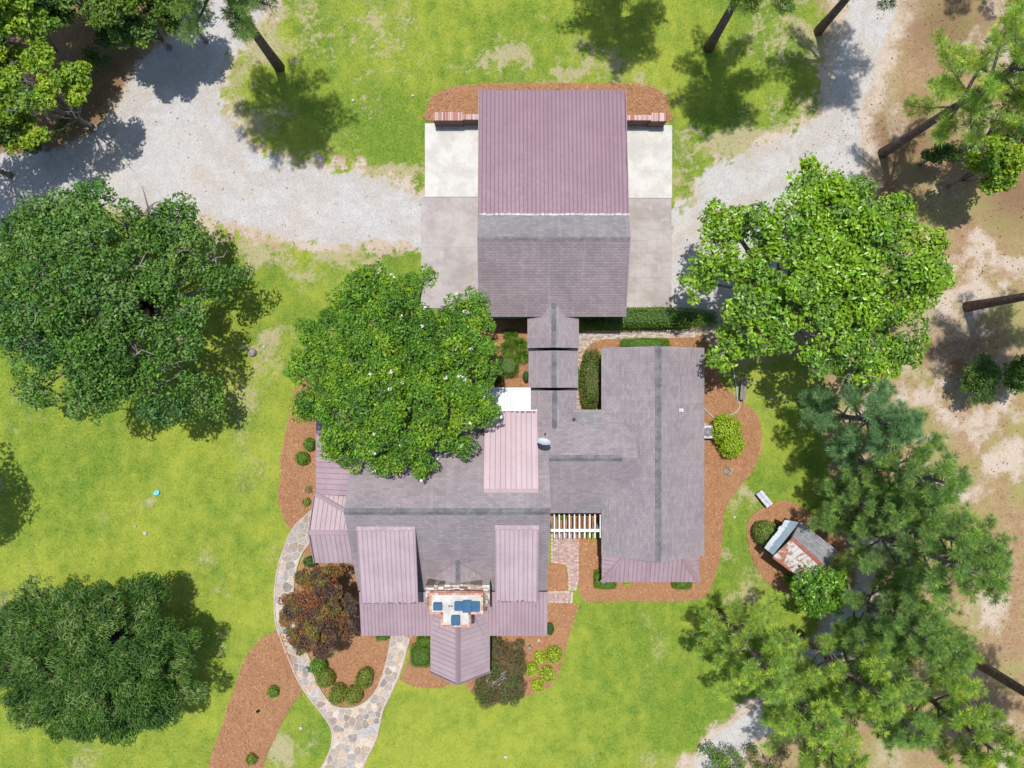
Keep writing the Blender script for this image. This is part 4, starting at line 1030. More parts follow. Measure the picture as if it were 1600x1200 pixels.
# ---- old shed, turned on its bed
def shed():
    A, B2 = Vector(gp(1237, 841, 3.0)), Vector(gp(1291, 889, 3.0))        # ridge
    C1, C2 = Vector(gp(1250, 816, 2.35)), Vector(gp(1309, 861, 2.35))      # upper eave
    D1, D2 = Vector(gp(1207.5, 870, 2.25)), Vector(gp(1261, 910, 2.25))    # lower eave
    E1, E2, E3, E4 = Vector(gp(1226, 812, 2.15)), Vector(gp(1249, 816, 2.45)), Vector(gp(1208, 867, 2.45)), Vector(gp(1194, 856, 2.05))
    c = (C1 + C2 + D1 + D2) / 4
    r = thing('garden_shed', 'old tool shed with half shingle, half rusty tin roof in its own straw bed', 'shed', (c.x, c.y, 0))
    shingle_roof([C1, C2, B2, A], shingle_material('blue_grey_shake', (0.32, 0.325, 0.345), (0.225, 0.225, 0.24), (0.13, 0.13, 0.14)), r, thick=0.1, course=0.16)
    t = NT('rusty_tin'); co = t.pos()
    n1 = t.noise(co, 1.5, 6, 0.65, 0.8); n2 = t.noise(co, 7, 4, 0.7)
    cc = t.mix(t.mapr(n1, 0.47, 0.56), (0.62, 0.595, 0.585), (0.38, 0.185, 0.11)); cc = t.mix(t.mapr(n2, 0.5, 0.75, 0, 0.5), cc, (0.27, 0.115, 0.07))
    tin = t.done(cc, 0.55, 0.4)
    metal_roof([D1, D2, B2, A], tin, r, 'tin_roof', 0.33, 0.03)
    rust = plain('rust_red_cap', (0.34, 0.115, 0.08), (0.25, 0.08, 0.06), 5, 0.7)
    m = MB(); d = (B2 - A).normalized(); m.bar(A + Vector((0, 0, .05)) - d * 0.03, B2 + Vector((0, 0, .05)) + d * 0.03, 0.20, 0.05); m.build('ridge_cap', rust, r)
    m = MB(); m.bar(D1 + Vector((0, 0, .03)), D1 + (D2 - D1) * 0.55 + Vector((0, 0, .03)), 0.13, 0.04); m.build('eave_strip', rust, r)
    tt = NT('grey_board_paint'); co = tt.pos(); cc = tt.mix(tt.mapr(tt.noise(co, 0.9, 4, 0.6), 0.42, 0.55), (0.52, 0.55, 0.58), (0.44, 0.48, 0.51)); lean = tt.done(cc, 0.7, 0.3)
    # lean-to of separate boards at the near end
    n = 9
    for k in range(n):
        a, b_ = E1 + (E4 - E1) * (k / n), E1 + (E4 - E1) * ((k + 1) / n); a2, b2 = E2 + (E3 - E2) * (k / n), E2 + (E3 - E2) * ((k + 1) / n)
        g = (b_ - a).normalized() * 0.003; j = random.uniform(-0.06, 0.02); o = (a - a2).normalized() * j
        m = MB(); m.prism([a + g + o, b_ - g + o, b2 - g, a2 + g], (0, 0, -0.035)); m.build('board', lean, r)
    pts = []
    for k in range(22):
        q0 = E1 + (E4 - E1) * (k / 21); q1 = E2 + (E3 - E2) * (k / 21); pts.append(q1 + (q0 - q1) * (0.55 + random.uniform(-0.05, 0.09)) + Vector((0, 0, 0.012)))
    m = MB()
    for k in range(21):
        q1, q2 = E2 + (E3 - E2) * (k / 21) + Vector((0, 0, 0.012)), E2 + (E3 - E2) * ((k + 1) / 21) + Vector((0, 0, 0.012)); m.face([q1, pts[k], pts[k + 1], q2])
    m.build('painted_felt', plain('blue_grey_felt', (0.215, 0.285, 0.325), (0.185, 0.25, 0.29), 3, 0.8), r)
    wood = plain('dark_boards', (0.10, 0.075, 0.06), (0.06, 0.045, 0.04), 4, 0.9)
    def inset(p, f=0.1): q = c + (p - c) * (1 - f); return q
    q = [inset(v) for v in (C1, C2, D2, D1)]; m = MB()
    for i in range(4):
        a, b_ = q[i], q[(i + 1) % 4]; nrm = (c - (a + b_) / 2); nrm.z = 0; nrm = nrm.normalized() * 0.08
        m.prism([(a.x, a.y, 0), (b_.x, b_.y, 0), (b_.x, b_.y, 2.22), (a.x, a.y, 2.22)], nrm)
    for a, p in ((inset(A, .1), (q[0], q[3])), (inset(B2, .1), (q[1], q[2]))):
        m.prism([(p[0].x, p[0].y, 2.22), (p[1].x, p[1].y, 2.22), (a.x, a.y, 2.86)], ((c - a).normalized() * 0.08).to_2d().to_3d())
    m.build('wall', wood, r)
    m = MB()
    for p in (E1, E4): p = p + (c - p) * 0.22; m = MB(); m.box(p.x - .05, p.x + .05, p.y - .05, p.y + .05, 0, 2.0); m.build('post', wood, r)
shed()
# ------------------------------------------------------------------ plants
def unit(v): return v / (np.linalg.norm(v, axis=-1, keepdims=True) + 1e-9)
def leaf_geo(P, Nn, size, col, aspect=0.55, fold=0.22, Td=None):
    """diamond leaves folded along the midrib: 4 points, 2 triangles each"""
    n = len(P); Nn = unit(Nn)
    if Td is None: Td = rng.normal(size=(n, 3))
    T = Td - (Td * Nn).sum(1, keepdims=True) * Nn; T = unit(T); S = np.cross(Nn, T)
    s = size[:, None]
    a = P - T * s * 0.5; c = P + T * s * 0.5
    l = P + S * s * aspect * 0.5 + Nn * s * fold * 0.5; r = P - S * s * aspect * 0.5 + Nn * s * fold * 0.5
    V = np.stack([a, r, c, l], 1).reshape(-1, 3)
    k = np.arange(n)[:, None] * 4
    Fc = np.concatenate([k + np.array([[0, 1, 2]]), k + np.array([[0, 2, 3]])], 1).reshape(-1, 3)
    return V, Fc, np.repeat(col, 4, 0)
def leaves(name, P, Nn, size, col, m, parent, aspect=0.55, fold=0.22, Td=None):
    off = np.array(root_loc(parent)) if parent else np.zeros(3)
    V, Fc, c = leaf_geo(P - off, Nn, size, col, aspect, fold, Td)
    return link(name, npmesh(name, V, Fc, m, np.clip(c * LIT.get(m.name, 1.0), 0.004, 1)), parent)
LIT = {'matt_leaf': 1.55, 'glossy_leaf': 1.6}
def pal(pals, n, idx=None):
    p = np.array(pals); i = rng.integers(0, len(p), n) if idx is None else idx
    return p[i]
def sph(n, zmin=-1.0):
    z = rng.uniform(zmin, 1, n); a = rng.uniform(0, 2 * np.pi, n); r = np.sqrt(1 - z * z)
    return np.stack([r * np.cos(a), r * np.sin(a), z], -1)

def broadleaf(name, label, cat, px, py, zc, rx, ry, zb, zt, pals, nl=22, ncl=16, nlf=120, size=0.2, m='leaf', bark='greybark', group=None, lobe=0.30, gap=0.0, clump=0.55, aspect=0.55, trunk_off=(0, 0), tw=0.26, twigs=0, flat=0.5, irr=0.08, seed=0, radial=False):
    global rng; rng = np.random.default_rng(int(px * 7 + py * 13 + 5000 + seed))
    c = np.array(gp(px, py, zc)); base = (c[0] + trunk_off[0], c[1] + trunk_off[1], 0)
    t = thing(name, label, cat, base, group)
    L, LR = [], []; ph = rng.uniform(0, 6.28, 4)
    for i in range(nl):
        a = i * 2.39996 + rng.uniform(-0.3, 0.3)
        r = math.sqrt((i + 0.4) / nl) * rng.uniform(0.90 if irr > 0.02 else 0.97, 1.04 if irr > 0.02 else 1.02) * (1 - lobe * 0.75)
        if r > 0.45: r *= (rng.uniform(0.90, 1.10) if irr > 0.02 else rng.uniform(0.97, 1.02)) * (1 + irr * (math.sin(2 * a + ph[0]) * 0.3 + math.sin(3 * a + ph[1]) * 0.4 + math.sin(5 * a + ph[2]) * 0.5 + math.sin(8 * a + ph[3]) * 0.35))
        z = zb + (zt - zb) * (0.18 + 0.82 * math.sqrt(max(0, 1 - min(1, r) ** 2))) * rng.uniform(0.84, 1.03) - lobe * 0.35 * rx
        L.append((c[0] + rx * r * math.cos(a), c[1] + ry * r * math.sin(a), z)); LR.append(lobe * rng.uniform(0.75, 1.2))
    L = np.array(L); LR = np.array(LR)
    keep = rng.uniform(size=nl) > gap
    # wood
    wb = MB(); fork = (base[0] + (c[0] - base[0]) * 0.3, base[1] + (c[1] - base[1]) * 0.3, max(0.8, zb * 0.85))
    wb.tube([base, (base[0], base[1], 0.25), ((base[0] + fork[0]) / 2 + rng.uniform(-.1, .1), (base[1] + fork[1]) / 2, fork[2] * 0.55), fork], [tw * 1.5, tw * 1.1, tw, tw * 0.9], 10)
    tips = []
    for i in range(nl):
        p = L[i]; mid = (fork[0] + (p[0] - fork[0]) * 0.5, fork[1] + (p[1] - fork[1]) * 0.5, fork[2] + (p[2] - fork[2]) * 0.42 + rng.uniform(-.2, .3))
        r0 = tw * rng.uniform(0.35, 0.55)
        wb.tube([fork, mid, tuple(p)], [r0, r0 * 0.62, r0 * 0.3], 6)
    # clumps
    CP, CR, CI = [], [], []
    for i in range(nl):
        n = max(3, int(ncl * (LR[i] / lobe) ** 2)); d = sph(n, -0.25)
        q = L[i] + d * np.array([rx * LR[i], ry * LR[i], (rx + ry) * 0.5 * LR[i] * 0.8]) * rng.uniform(0.55, 1.05, (n, 1))
        for k in range(min(n, 5)):
            e = q[k]; mm = (L[i] + e) / 2 + rng.normal(size=3) * 0.12
            wb.tube([tuple(L[i]), tuple(mm), tuple(e)], [tw * 0.13, tw * 0.09, tw * 0.035], 5, cap=False)
        if keep[i]: CP.append(q); CR.append(np.full(n, clump) * rng.uniform(0.65, 1.25, n)); CI.append(np.full(n, i))
    for k in range(twigs):
        i = rng.integers(0, nl); d = sph(1, 0.1)[0]; s0 = L[i]; e = L[i] + d * np.array([rx, ry, rx * 0.8]) * LR[i] * rng.uniform(1.0, 1.15)
        wb.tube([tuple(s0), tuple((s0 + e) / 2 + rng.normal(size=3) * 0.15), tuple(e)], [tw * 0.16, tw * 0.11, tw * 0.05], 5, cap=False)
    wb.build('trunk', M[bark], t, True)
    CP = np.concatenate(CP); CR = np.concatenate(CR); CI = np.concatenate(CI)
    nlv = np.maximum(8, (nlf * (CR / clump) ** 2).astype(int)); tot = int(nlv.sum())
    idx = np.repeat(np.arange(len(CP)), nlv)
    d = sph(tot, -0.6); rr = rng.uniform(0.35, 1.0, (tot, 1)) ** 0.6
    P = CP[idx] + d * rr * CR[idx][:, None] * np.array([1, 1, 0.62])
    Nn = d * 0.6 + np.array([0, 0, flat]) + rng.normal(size=(tot, 3)) * 0.55
    pc = np.array(pals); lobeI = rng.integers(0, len(pc), nl)
    ci = np.where(rng.uniform(size=len(CP)) < 0.55, lobeI[CI], rng.integers(0, len(pc), len(CP)))
    col = pc[ci][idx] * rng.uniform(0.62, 1.38, (tot, 1)) * (1 + rng.normal(size=(tot, 3)) * 0.06)
    Td = None
    if radial: Td = unit(P - np.array([c[0], c[1], zb])) * 1.2 + d * 0.6 + rng.normal(size=(tot, 3)) * 0.35
    leaves('crown', P, Nn, size * rng.uniform(0.6, 1.35, tot), col, M[m], t, aspect, Td=Td)
    return t, CP, CR, c

# ---- big green tree at the left
G1 = [(0.088, 0.160, 0.034), (0.060, 0.135, 0.020), (0.045, 0.110, 0.018), (0.080, 0.165, 0.026), (0.052, 0.125, 0.030), (0.070, 0.145, 0.018)]
broadleaf('shade_tree', 'huge dark green broadleaf tree at the left edge beside the gravel drive', 'tree', 184, 468, 3.7, 6.75, 6.85, 0.9, 7.3, G1, 60, 15, 92, 0.19, lobe=0.18, clump=0.52, irr=0.17, tw=0.36, twigs=80, gap=0.09, flat=0.4)
# ---- bright tree over the house, with white flowers
G2 = [(0.075, 0.165, 0.012), (0.105, 0.205, 0.014), (0.055, 0.130, 0.014), (0.140, 0.235, 0.014), (0.080, 0.175, 0.016)]
t2, CP2, CR2, c2 = broadleaf('flowering_tree', 'dense bright green round tree with white blossoms over the house roof', 'tree', 620, 581, 6.4, 5.62, 5.62, 3.4, 8.9, G2, 120, 10, 88, 0.15, lobe=0.12, clump=0.37, irr=0.012, seed=3, tw=0.24, trunk_off=(0.2, 2.2), flat=0.4)
sel = rng.choice(np.where((CP2[:, 2] > c2[2] - 0.8) & (CP2[:, 0] > c2[0] - 3.2))[0], 52, replace=False)
rank = np.argsort(-(CP2[sel, 0] + rng.normal(size=52) * 1.6))[:40]; sel = sel[rank]
P = CP2[sel] + unit(CP2[sel] - c2) * CR2[sel][:, None] * 1.05
rep = np.repeat(np.arange(len(P)), 14); d = sph(len(rep))
leaves('blossom', P[rep] + d * 0.075 + np.array([0, 0, 0.06]), d + np.array([0, 0, 0.5]), rng.uniform(0.05, 0.10, len(rep)), np.ones((len(rep), 3)) * 0.8, M['petal'], t2, 0.8)['kind'] = 'stuff'
# ---- magnolia right of the drive
G3 = [(0.120, 0.215, 0.012), (0.090, 0.180, 0.014), (0.150, 0.245, 0.014), (0.075, 0.150, 0.018), (0.130, 0.230, 0.010)]
broadleaf('magnolia_tree', 'large glossy yellow green tree with open lobed crown right of the house', 'tree', 1272, 446, 5.4, 6.8, 6.1, 1.8, 8.8, G3, 46, 16, 74, 0.24, 'gloss', lobe=0.175, clump=0.52, tw=0.26, twigs=70, gap=0.10, irr=0.15, flat=0.6)
# ---- feathery dark tree at the bottom left
G4 = [(0.052, 0.115, 0.018), (0.068, 0.140, 0.022), (0.042, 0.098, 0.018), (0.115, 0.180, 0.045)]
broadleaf('feathery_tree', 'feathery dark green tree on the lower left lawn', 'tree', 158, 1018, 3.0, 6.2, 4.8, 0.6, 5.6, G4, 84, 16, 90, 0.26, lobe=0.15, clump=0.40, irr=0.12, aspect=0.17, tw=0.24, flat=0.35, twigs=30, radial=True)
# ---- copper tree in the front bed
G5 = [(0.150, 0.078, 0.022), (0.095, 0.050, 0.032), (0.185, 0.105, 0.020), (0.072, 0.044, 0.034), (0.120, 0.100, 0.024), (0.165, 0.066, 0.028), (0.062, 0.040, 0.032), (0.085, 0.042, 0.032)]
broadleaf('copper_maple', 'copper and bronze leaved small maple beside the flagstone path', 'tree', 500, 957, 2.6, 2.3, 2.65, 0.7, 4.0, G5, 46, 14, 95, 0.105, lobe=0.17, clump=0.24, tw=0.10, flat=0.6)
# ---- small tree over the shed, right-hand broadleaves, top-left wood
GY = [(0.150, 0.230, 0.012), (0.190, 0.265, 0.014), (0.110, 0.190, 0.016), (0.085, 0.155, 0.020)]
GD = [(0.050, 0.105, 0.018), (0.066, 0.130, 0.020), (0.040, 0.085, 0.018), (0.085, 0.145, 0.020)]
GO = [(0.115, 0.125, 0.030), (0.085, 0.110, 0.026), (0.140, 0.120, 0.040), (0.070, 0.105, 0.022)]
broadleaf('young_tree', 'small bright green tree leaning over the corner of the old shed', 'tree', 1284, 921, 3.2, 1.55, 1.5, 0.9, 4.4, [(0.075, 0.165, 0.012), (0.10, 0.20, 0.014), (0.055, 0.13, 0.014)], 13, 11, 60, 0.16, 'gloss', lobe=0.30, clump=0.34, tw=0.09)
broadleaf('young_tree', 'yellow green tree with small trunk at the right edge above the magnolia', 'tree', 1546, 262, 3.6, 1.5, 1.6, 1.3, 5.2, GY, 12, 11, 60, 0.19, lobe=0.30, clump=0.36, tw=0.10, twigs=12)
broadleaf('young_tree', 'olive leaved tree behind the yellow green one at the right edge', 'tree', 1588, 190, 3.6, 2.1, 2.2, 1.3, 5.5, GO, 15, 11, 60, 0.17, lobe=0.28, clump=0.36, tw=0.11, gap=0.12, twigs=16)
broadleaf('leaning_shrub', 'low leafy vine covered sapling left of the yellow green tree', 'shrub', 1470, 240, 2.0, 1.35, 0.4, 0.6, 2.6, GD, 9, 9, 50, 0.14, lobe=0.26, clump=0.30, tw=0.06)
broadleaf('round_shrub', 'dark green dense shrub on the sand near the right edge', 'shrub', 1522, 592, 1.4, 1.0, 1.5, 0.4, 2.6, GD, 14, 11, 60, 0.12, lobe=0.32, clump=0.28, tw=0.06)
broadleaf('round_shrub', 'green shrub cut by the right edge below the sandy clearing', 'shrub', 1584, 584, 1.6, 1.1, 1.3, 0.4, 2.9, [(0.08, 0.16, 0.018), (0.06, 0.13, 0.018)], 13, 11, 60, 0.13, lobe=0.32, clump=0.28, tw=0.06)
WOOD = 'trees of the wood beside the drive'
broadleaf('woodland_tree', 'yellow green tree with bare grey twigs at the left end of the drive', 'tree', 62, 148, 4.6, 2.9, 2.7, 1.5, 6.6, GY, 22, 11, 62, 0.20, lobe=0.21, clump=0.40, group=WOOD, twigs=60, gap=0.22, irr=0.22, tw=0.13)
broadleaf('woodland_tree', 'tall yellow green tree in the upper left corner', 'tree', 22, 30, 5.2, 2.4, 2.6, 2.0, 7.2, GY, 16, 12, 70, 0.22, lobe=0.28, clump=0.45, group=WOOD, twigs=20, gap=0.10, tw=0.13)
broadleaf('woodland_tree', 'dark green tree at the top edge between yellow tree and drive', 'tree', 108, -10, 4.0, 2.4, 1.8, 1.0, 6.0, GD, 18, 12, 70, 0.20, lobe=0.28, clump=0.42, group=WOOD, tw=0.12)
broadleaf('woodland_tree', 'mid green tree at the top edge overhanging the gravel', 'tree', 205, 16, 4.2, 2.1, 2.0, 1.0, 6.4, [(0.080, 0.135, 0.018), (0.055, 0.105, 0.018), (0.10, 0.16, 0.016)], 16, 12, 70, 0.20, lobe=0.28, clump=0.42, group=WOOD, tw=0.12)
broadleaf('woodland_tree', 'olive green tree at the top edge nearest the drive mouth', 'tree', 272, 8, 4.0, 1.4, 1.6, 1.0, 5.6, [(0.085, 0.14, 0.016), (0.06, 0.11, 0.016)], 10, 12, 64, 0.19, lobe=0.30, clump=0.40, group=WOOD, tw=0.10)
broadleaf('woodland_tree', 'low green tree at the left edge under the yellow green one', 'tree', 18, 205, 3.0, 1.7, 1.3, 0.6, 4.6, GD + GY[:2], 12, 11, 60, 0.18, lobe=0.30, clump=0.38, group=WOOD, tw=0.10)
for q, (px, py, zc, r) in enumerate([(-70, 60, 6, 3.2), (-90, 230, 5, 2.6), (-60, -60, 6, 3.0), (60, -60, 5, 2.8), (180, -70, 5, 2.6)]):
    broadleaf('woodland_tree', 'woodland tree past the upper left corner, ' + ['level with the yellow tree', 'at the end of the drive', 'farthest up', 'above the dark green tree', 'above the mid green tree'][q], 'tree', px, py, zc, r, r, 1.5, zc + 2.5, GD, 12, 9, 46, 0.24, lobe=0.30, clump=0.5, group='trees past the upper left corner', tw=0.14)
broadleaf('lawn_tree', 'tree past the left edge whose shadow reaches the lawn', 'tree', -160, 756, 6, 2.6, 2.9, 3.2, 9, G1, 14, 10, 60, 0.24, lobe=0.30, clump=0.55, tw=0.2)
# undergrowth of the wood
for q, (px, py, r, lab, pl) in enumerate([(150, 95, 0.9, 'low green shrub on the leaf litter nearest the gravel', GD), (105, 205, 0.8, 'low twiggy shrub at the edge of the wood by the drive', GO), (60, 228, 0.7, 'small brown green shrub at the wood edge', GO), (172, 60, 0.8, 'low shrub under the mid green tree', GD)]):
    broadleaf('undergrowth_shrub', lab, 'shrub', px, py, 0.6, r, r, 0.1, 1.2, pl, 7, 8, 40, 0.12, lobe=0.36, clump=0.24, tw=0.03, group='undergrowth of the wood', twigs=14, gap=0.2)

for px, py, r, lab, pl in [(1142, 1182, 1.2, 'scrubby green bush in the middle of the gravel track at the bottom edge', GD + GY[:1]), (1198, 1188, 1.0, 'olive bush right of the gravel track at the bottom edge', GO)]:
    broadleaf('track_shrub', lab, 'shrub', px, py, 0.6, r * 1.4, r, 0.1, 1.1, pl, 10, 8, 44, 0.11, lobe=0.30, clump=0.24, tw=0.03, twigs=14, gap=0.15, irr=0.2)
# ---- bare shrub by the feathery tree
def bare_shrub():
    x, y, _ = gp(12, 972, 0.5); t = thing('bare_shrub', 'leafless grey shrub at the left edge beside the feathery tree', 'shrub', (x, y, 0)); b = MB()
    def grow(p, d, L, r, k):
        q = p + d * L; b.tube([tuple(p), tuple((p + q) / 2 + Vector(rng.normal(size=3)) * L * 0.05), tuple(q)], [r, r * 0.8, r * 0.6], 5, cap=False)
        if k == 0: return
        for _ in range(3): grow(q, (d + Vector(rng.normal(size=3)) * 0.48).normalized(), L * 0.72, r * 0.6, k - 1)
    for k in range(9):
        a = k * 0.7 + rng.uniform(-.2, .2); grow(Vector((x, y, 0)), Vector((math.cos(a) * 0.9, math.sin(a) * 0.9, 1.15)).normalized(), 0.95, 0.045, 4)
    b.build('branches', M['palebark'], t, True)
bare_shrub()

# ---- pines
def pine_proto(h, cb, rad, nb, pals, seed, tuft=44, name='pine_tree', ragged=0.25, nl=0.34):
    """built at the origin: trunk with branches, crown of needle tufts"""
    g = np.random.default_rng(seed); t = thing(name, 'pine', 'tree', (0, 0, 0)); w = MB()
    bend = g.uniform(-0.35, 0.35, 2); tr = lambda z: np.array([bend[0] * (z / h) ** 2, bend[1] * (z / h) ** 2, z])
    r0 = 0.012 * h + 0.07
    w.tube([tuple(tr(z)) for z in np.linspace(-0.05, h, 9)], [r0 * 1.25, r0] + [r0 * (1 - k / 9.5) for k in range(1, 8)], 9)
    TP, TD, TI = [], [], []
    for i in range(nb):
        f = (i + g.uniform(0, 0.8)) / nb; z = cb + (h - cb) * f; a = i * 2.4 + g.uniform(-0.5, 0.5)
        L = rad * (1.05 * (1 - f) ** 0.75 + 0.10) * g.uniform(1 - ragged, 1 + ragged) * (0.72 if f < 0.08 else 1)
        up = 0.15 + 0.75 * f + g.uniform(-0.1, 0.15); d = np.array([math.cos(a), math.sin(a), up]); d /= np.linalg.norm(d)
        s = tr(z); e = s + d * L; m = (s + e) / 2 + np.array([0, 0, -0.06 * L]); br = 0.02 + 0.018 * L
        w.tube([tuple(s), tuple(m), tuple(e)], [br, br * 0.7, br * 0.3], 5, cap=False)
        n2 = max(3, int(L / 0.36))
        for k in range(n2):
            u = 0.30 + 0.70 * (k + g.uniform(0.2, 1)) / n2; u = min(u, 1.0); p = s + (e - s) * u + np.array([0, 0, -0.05 * L * math.sin(math.pi * u)])
            sd = np.cross(d, [0, 0, 1]); sd /= np.linalg.norm(sd) + 1e-6
            for sg in (-1, 1):
                d2 = d * 0.75 + sd * sg * g.uniform(0.3, 1.0) + np.array([0, 0, g.uniform(0, 0.5)]); d2 /= np.linalg.norm(d2)
                l2 = g.uniform(0.25, 0.75) * (1.25 - u * 0.6) * min(1, L / 1.3); e2 = p + d2 * l2
                w.tube([tuple(p), tuple(e2)], [0.016, 0.008], 4, cap=False)
                TP.append(e2); TD.append(d2); TI.append(i)
                if l2 > 0.42: TP.append(p + d2 * l2 * 0.55 + g.normal(size=3) * 0.06); TD.append(d2); TI.append(i)
            TP.append(p + np.array([0, 0, 0.08])); TD.append(d + np.array([0, 0, 0.6])); TI.append(i)
        TP.append(e); TD.append(d); TI.append(i)
    for k in range(5): TP.append(tr(h) + g.normal(size=3) * 0.15); TD.append(np.array([0, 0, 1.0])); TI.append(0)
    w.build('trunk', M['bark'], t, True)
    TP = np.array(TP); TD = unit(np.array(TD)); n = len(TP); idx = np.repeat(np.arange(n), tuft)
    dd = unit(TD[idx] * 0.75 + unit(g.normal(size=(n * tuft, 3))) * 0.95 + np.array([0, 0, 0.18]))
    ln = g.uniform(0.6, 1.15, (n * tuft, 1)) * nl; b0 = TP[idx] + dd * 0.03
    tip = b0 + dd * ln + np.array([0, 0, -1.0]) * ln * ln * 0.35
    sd = unit(np.cross(dd, unit(g.normal(size=(n * tuft, 3))))) * 0.0115
    V = np.stack([b0 - sd * 0.7, b0 + dd * ln * 0.5 + sd, tip, b0 + dd * ln * 0.45 - sd], 1).reshape(-1, 3); k = np.arange(n * tuft)[:, None] * 4
    Fc = np.concatenate([k + np.array([[0, 1, 2]]), k + np.array([[0, 2, 3]])], 1).reshape(-1, 3)
    pc = np.array(pals); cb_ = pc[g.integers(0, len(pc), n)] * g.uniform(0.75, 1.25, (n, 1)); c = cb_[idx] * g.uniform(0.75, 1.3, (n * tuft, 1)) * 2.9
    link('crown', npmesh('crown', V, Fc, M['needle'], np.repeat(c, 4, 0)), t)
    return t
NG = [(0.092, 0.142, 0.036), (0.075, 0.122, 0.038), (0.112, 0.162, 0.038), (0.068, 0.112, 0.038)]
NB = [(0.068, 0.122, 0.058), (0.084, 0.142, 0.064), (0.058, 0.106, 0.050)]
NYEL = [(0.140, 0.186, 0.036), (0.112, 0.164, 0.036), (0.172, 0.205, 0.036), (0.094, 0.148, 0.038)]
PROTO = {
    'mid': pine_proto(11.5, 3.0, 2.8, 33, NG, 1), 'blue': pine_proto(10.5, 3.2, 2.7, 33, NB, 2), 'yel': pine_proto(11.0, 2.8, 2.7, 30, NYEL, 3, ragged=0.3),
    'tall': pine_proto(16.5, 8.0, 3.3, 62, NG, 4, ragged=0.16, tuft=30), 'tally': pine_proto(15.0, 6.6, 3.2, 34, NYEL, 5, ragged=0.3), 'mid2': pine_proto(12.5, 3.4, 3.0, 31, NG, 6, ragged=0.3)}
used = set()
def copy_tree(o):
    c = o.copy(); COL.objects.link(c)
    for ch in list(o.children):
        k = ch.copy(); COL.objects.link(k); k.parent = c
    return c
def pine(kind, label, crown=None, base=None, zc=8, rot=0.0, s=1.0, group='pines on the sandy ground'):
    p = PROTO[kind]; o = p if kind not in used else copy_tree(p); used.add(kind)
    x, y, _ = gp(*crown, zc) if crown else gp(*base, 0)
    o.location = (x, y, -0.05); o.rotation_euler = (0, 0, rot); o.scale = (s, s, s * random.uniform(0.95, 1.05))
    o['label'] = label; o['group'] = group
    return o
DR = 'tall pines whose crowns spread past the picture'
pine('tall', 'lone tall pine with bare dark trunk standing on the grass right of the drive mouth', base=(436, 104), group=DR)
pine('tall', 'tall pine at the top edge on the lawn right of the garage', base=(1107, 75), rot=2.0, s=0.92, group=DR)
pine('tall', 'tall pine at the top edge beside the sandy lane', base=(1279, 48), rot=4.1, s=0.88, group=DR)
pine('tally', 'yellow green pine with long leaning trunk in the upper right corner', base=(1379, 239), rot=0.6, group=DR)
pine('tall', 'tall pine at the right edge above the dark green shrub', base=(1512, 479), rot=1.1, s=0.98, group=DR)
pine('tall', 'tall pine with bare trunk running out of the lower right edge', base=(1492, 1015), rot=5.0, s=1.06, group=DR)
pine('tall', 'pine past the top edge shading the lawn above the garage', base=(958, -18), rot=3.3, s=0.9, group='pines past the top edge')
PG = 'pines on the sandy ground right of the lawn'
for kd, lab, cr, z, ro, s in [
    ('blue', 'blue green pine directly below the glossy magnolia crown', (1368, 655), 7.2, 0.3, 0.95),
    ('mid', 'dark green pine bulging toward the right edge sand, second below the magnolia', (1436, 742), 8.0, 1.7, 0.98),
    ('mid2', 'broad pine with long streaked needles right of the old shed', (1450, 868), 8.4, 3.0, 1.0),
    ('mid', 'pine nearest the old shed on its right side', (1378, 796), 7.2, 4.4, 0.76),
    ('mid2', 'pine spreading to the right edge beyond the shed', (1530, 858), 9.0, 0.9, 0.86),
    ('mid2', 'dusky green pine beside the sandy track below the shed', (1408, 978), 7.6, 2.2, 0.82),
    ('yel', 'yellow green pine reaching over the lawn below the shed', (1192, 1032), 7.4, 0.0, 0.92),
    ('yel', 'yellow green pine over the gravel track at the bottom edge', (1252, 1108), 7.4, 2.6, 0.92),
    ('yel', 'yellow green pine in the middle of the lower right group', (1352, 1078), 7.8, 4.0, 0.9),
    ('mid', 'green pine with crown above the bare leaning trunk at lower right', (1462, 1010), 7.8, 5.5, 0.85),
    ('yel', 'bright yellow tipped pine at the lower right', (1500, 1125), 8.2, 1.2, 1.0),
    ('mid2', 'green pine at the bottom edge between two yellow ones', (1405, 1120), 8.0, 3.6, 0.84),
    ('yel', 'pale yellow green pine cut by the bottom edge', (1310, 1185), 7.8, 5.1, 0.9)]:
    pine(kd, lab, crown=cr, zc=z, rot=ro, s=s, group=PG)
for q, (px, py) in enumerate([(1690, 60), (1720, 330), (1700, 760), (1720, 980), (1640, 1290), (1400, 1330), (1180, 1340), (-120, 1120), (700, -170), (1500, -120), (330, -160), (1250, -150), (-150, 420)]):
    pine(['mid', 'tally', 'mid2', 'yel'][q % 4], 'pine past the ' + ['right edge level with the top wall', 'right edge below the olive tree', 'right edge beyond the sandy clearing', 'right edge beyond the bare trunk', 'lower right corner', 'bottom edge under the last yellow pine', 'bottom edge beyond the gravel track', 'left edge below the feathery tree', 'top edge above the garage', 'top edge above the corner pine', 'top edge beyond the drive mouth', 'top edge above the sandy lane', 'left edge beside the huge tree'][q], base=(px, py), rot=q * 1.3, s=0.9 + 0.05 * (q % 4), group='pines past the edges')

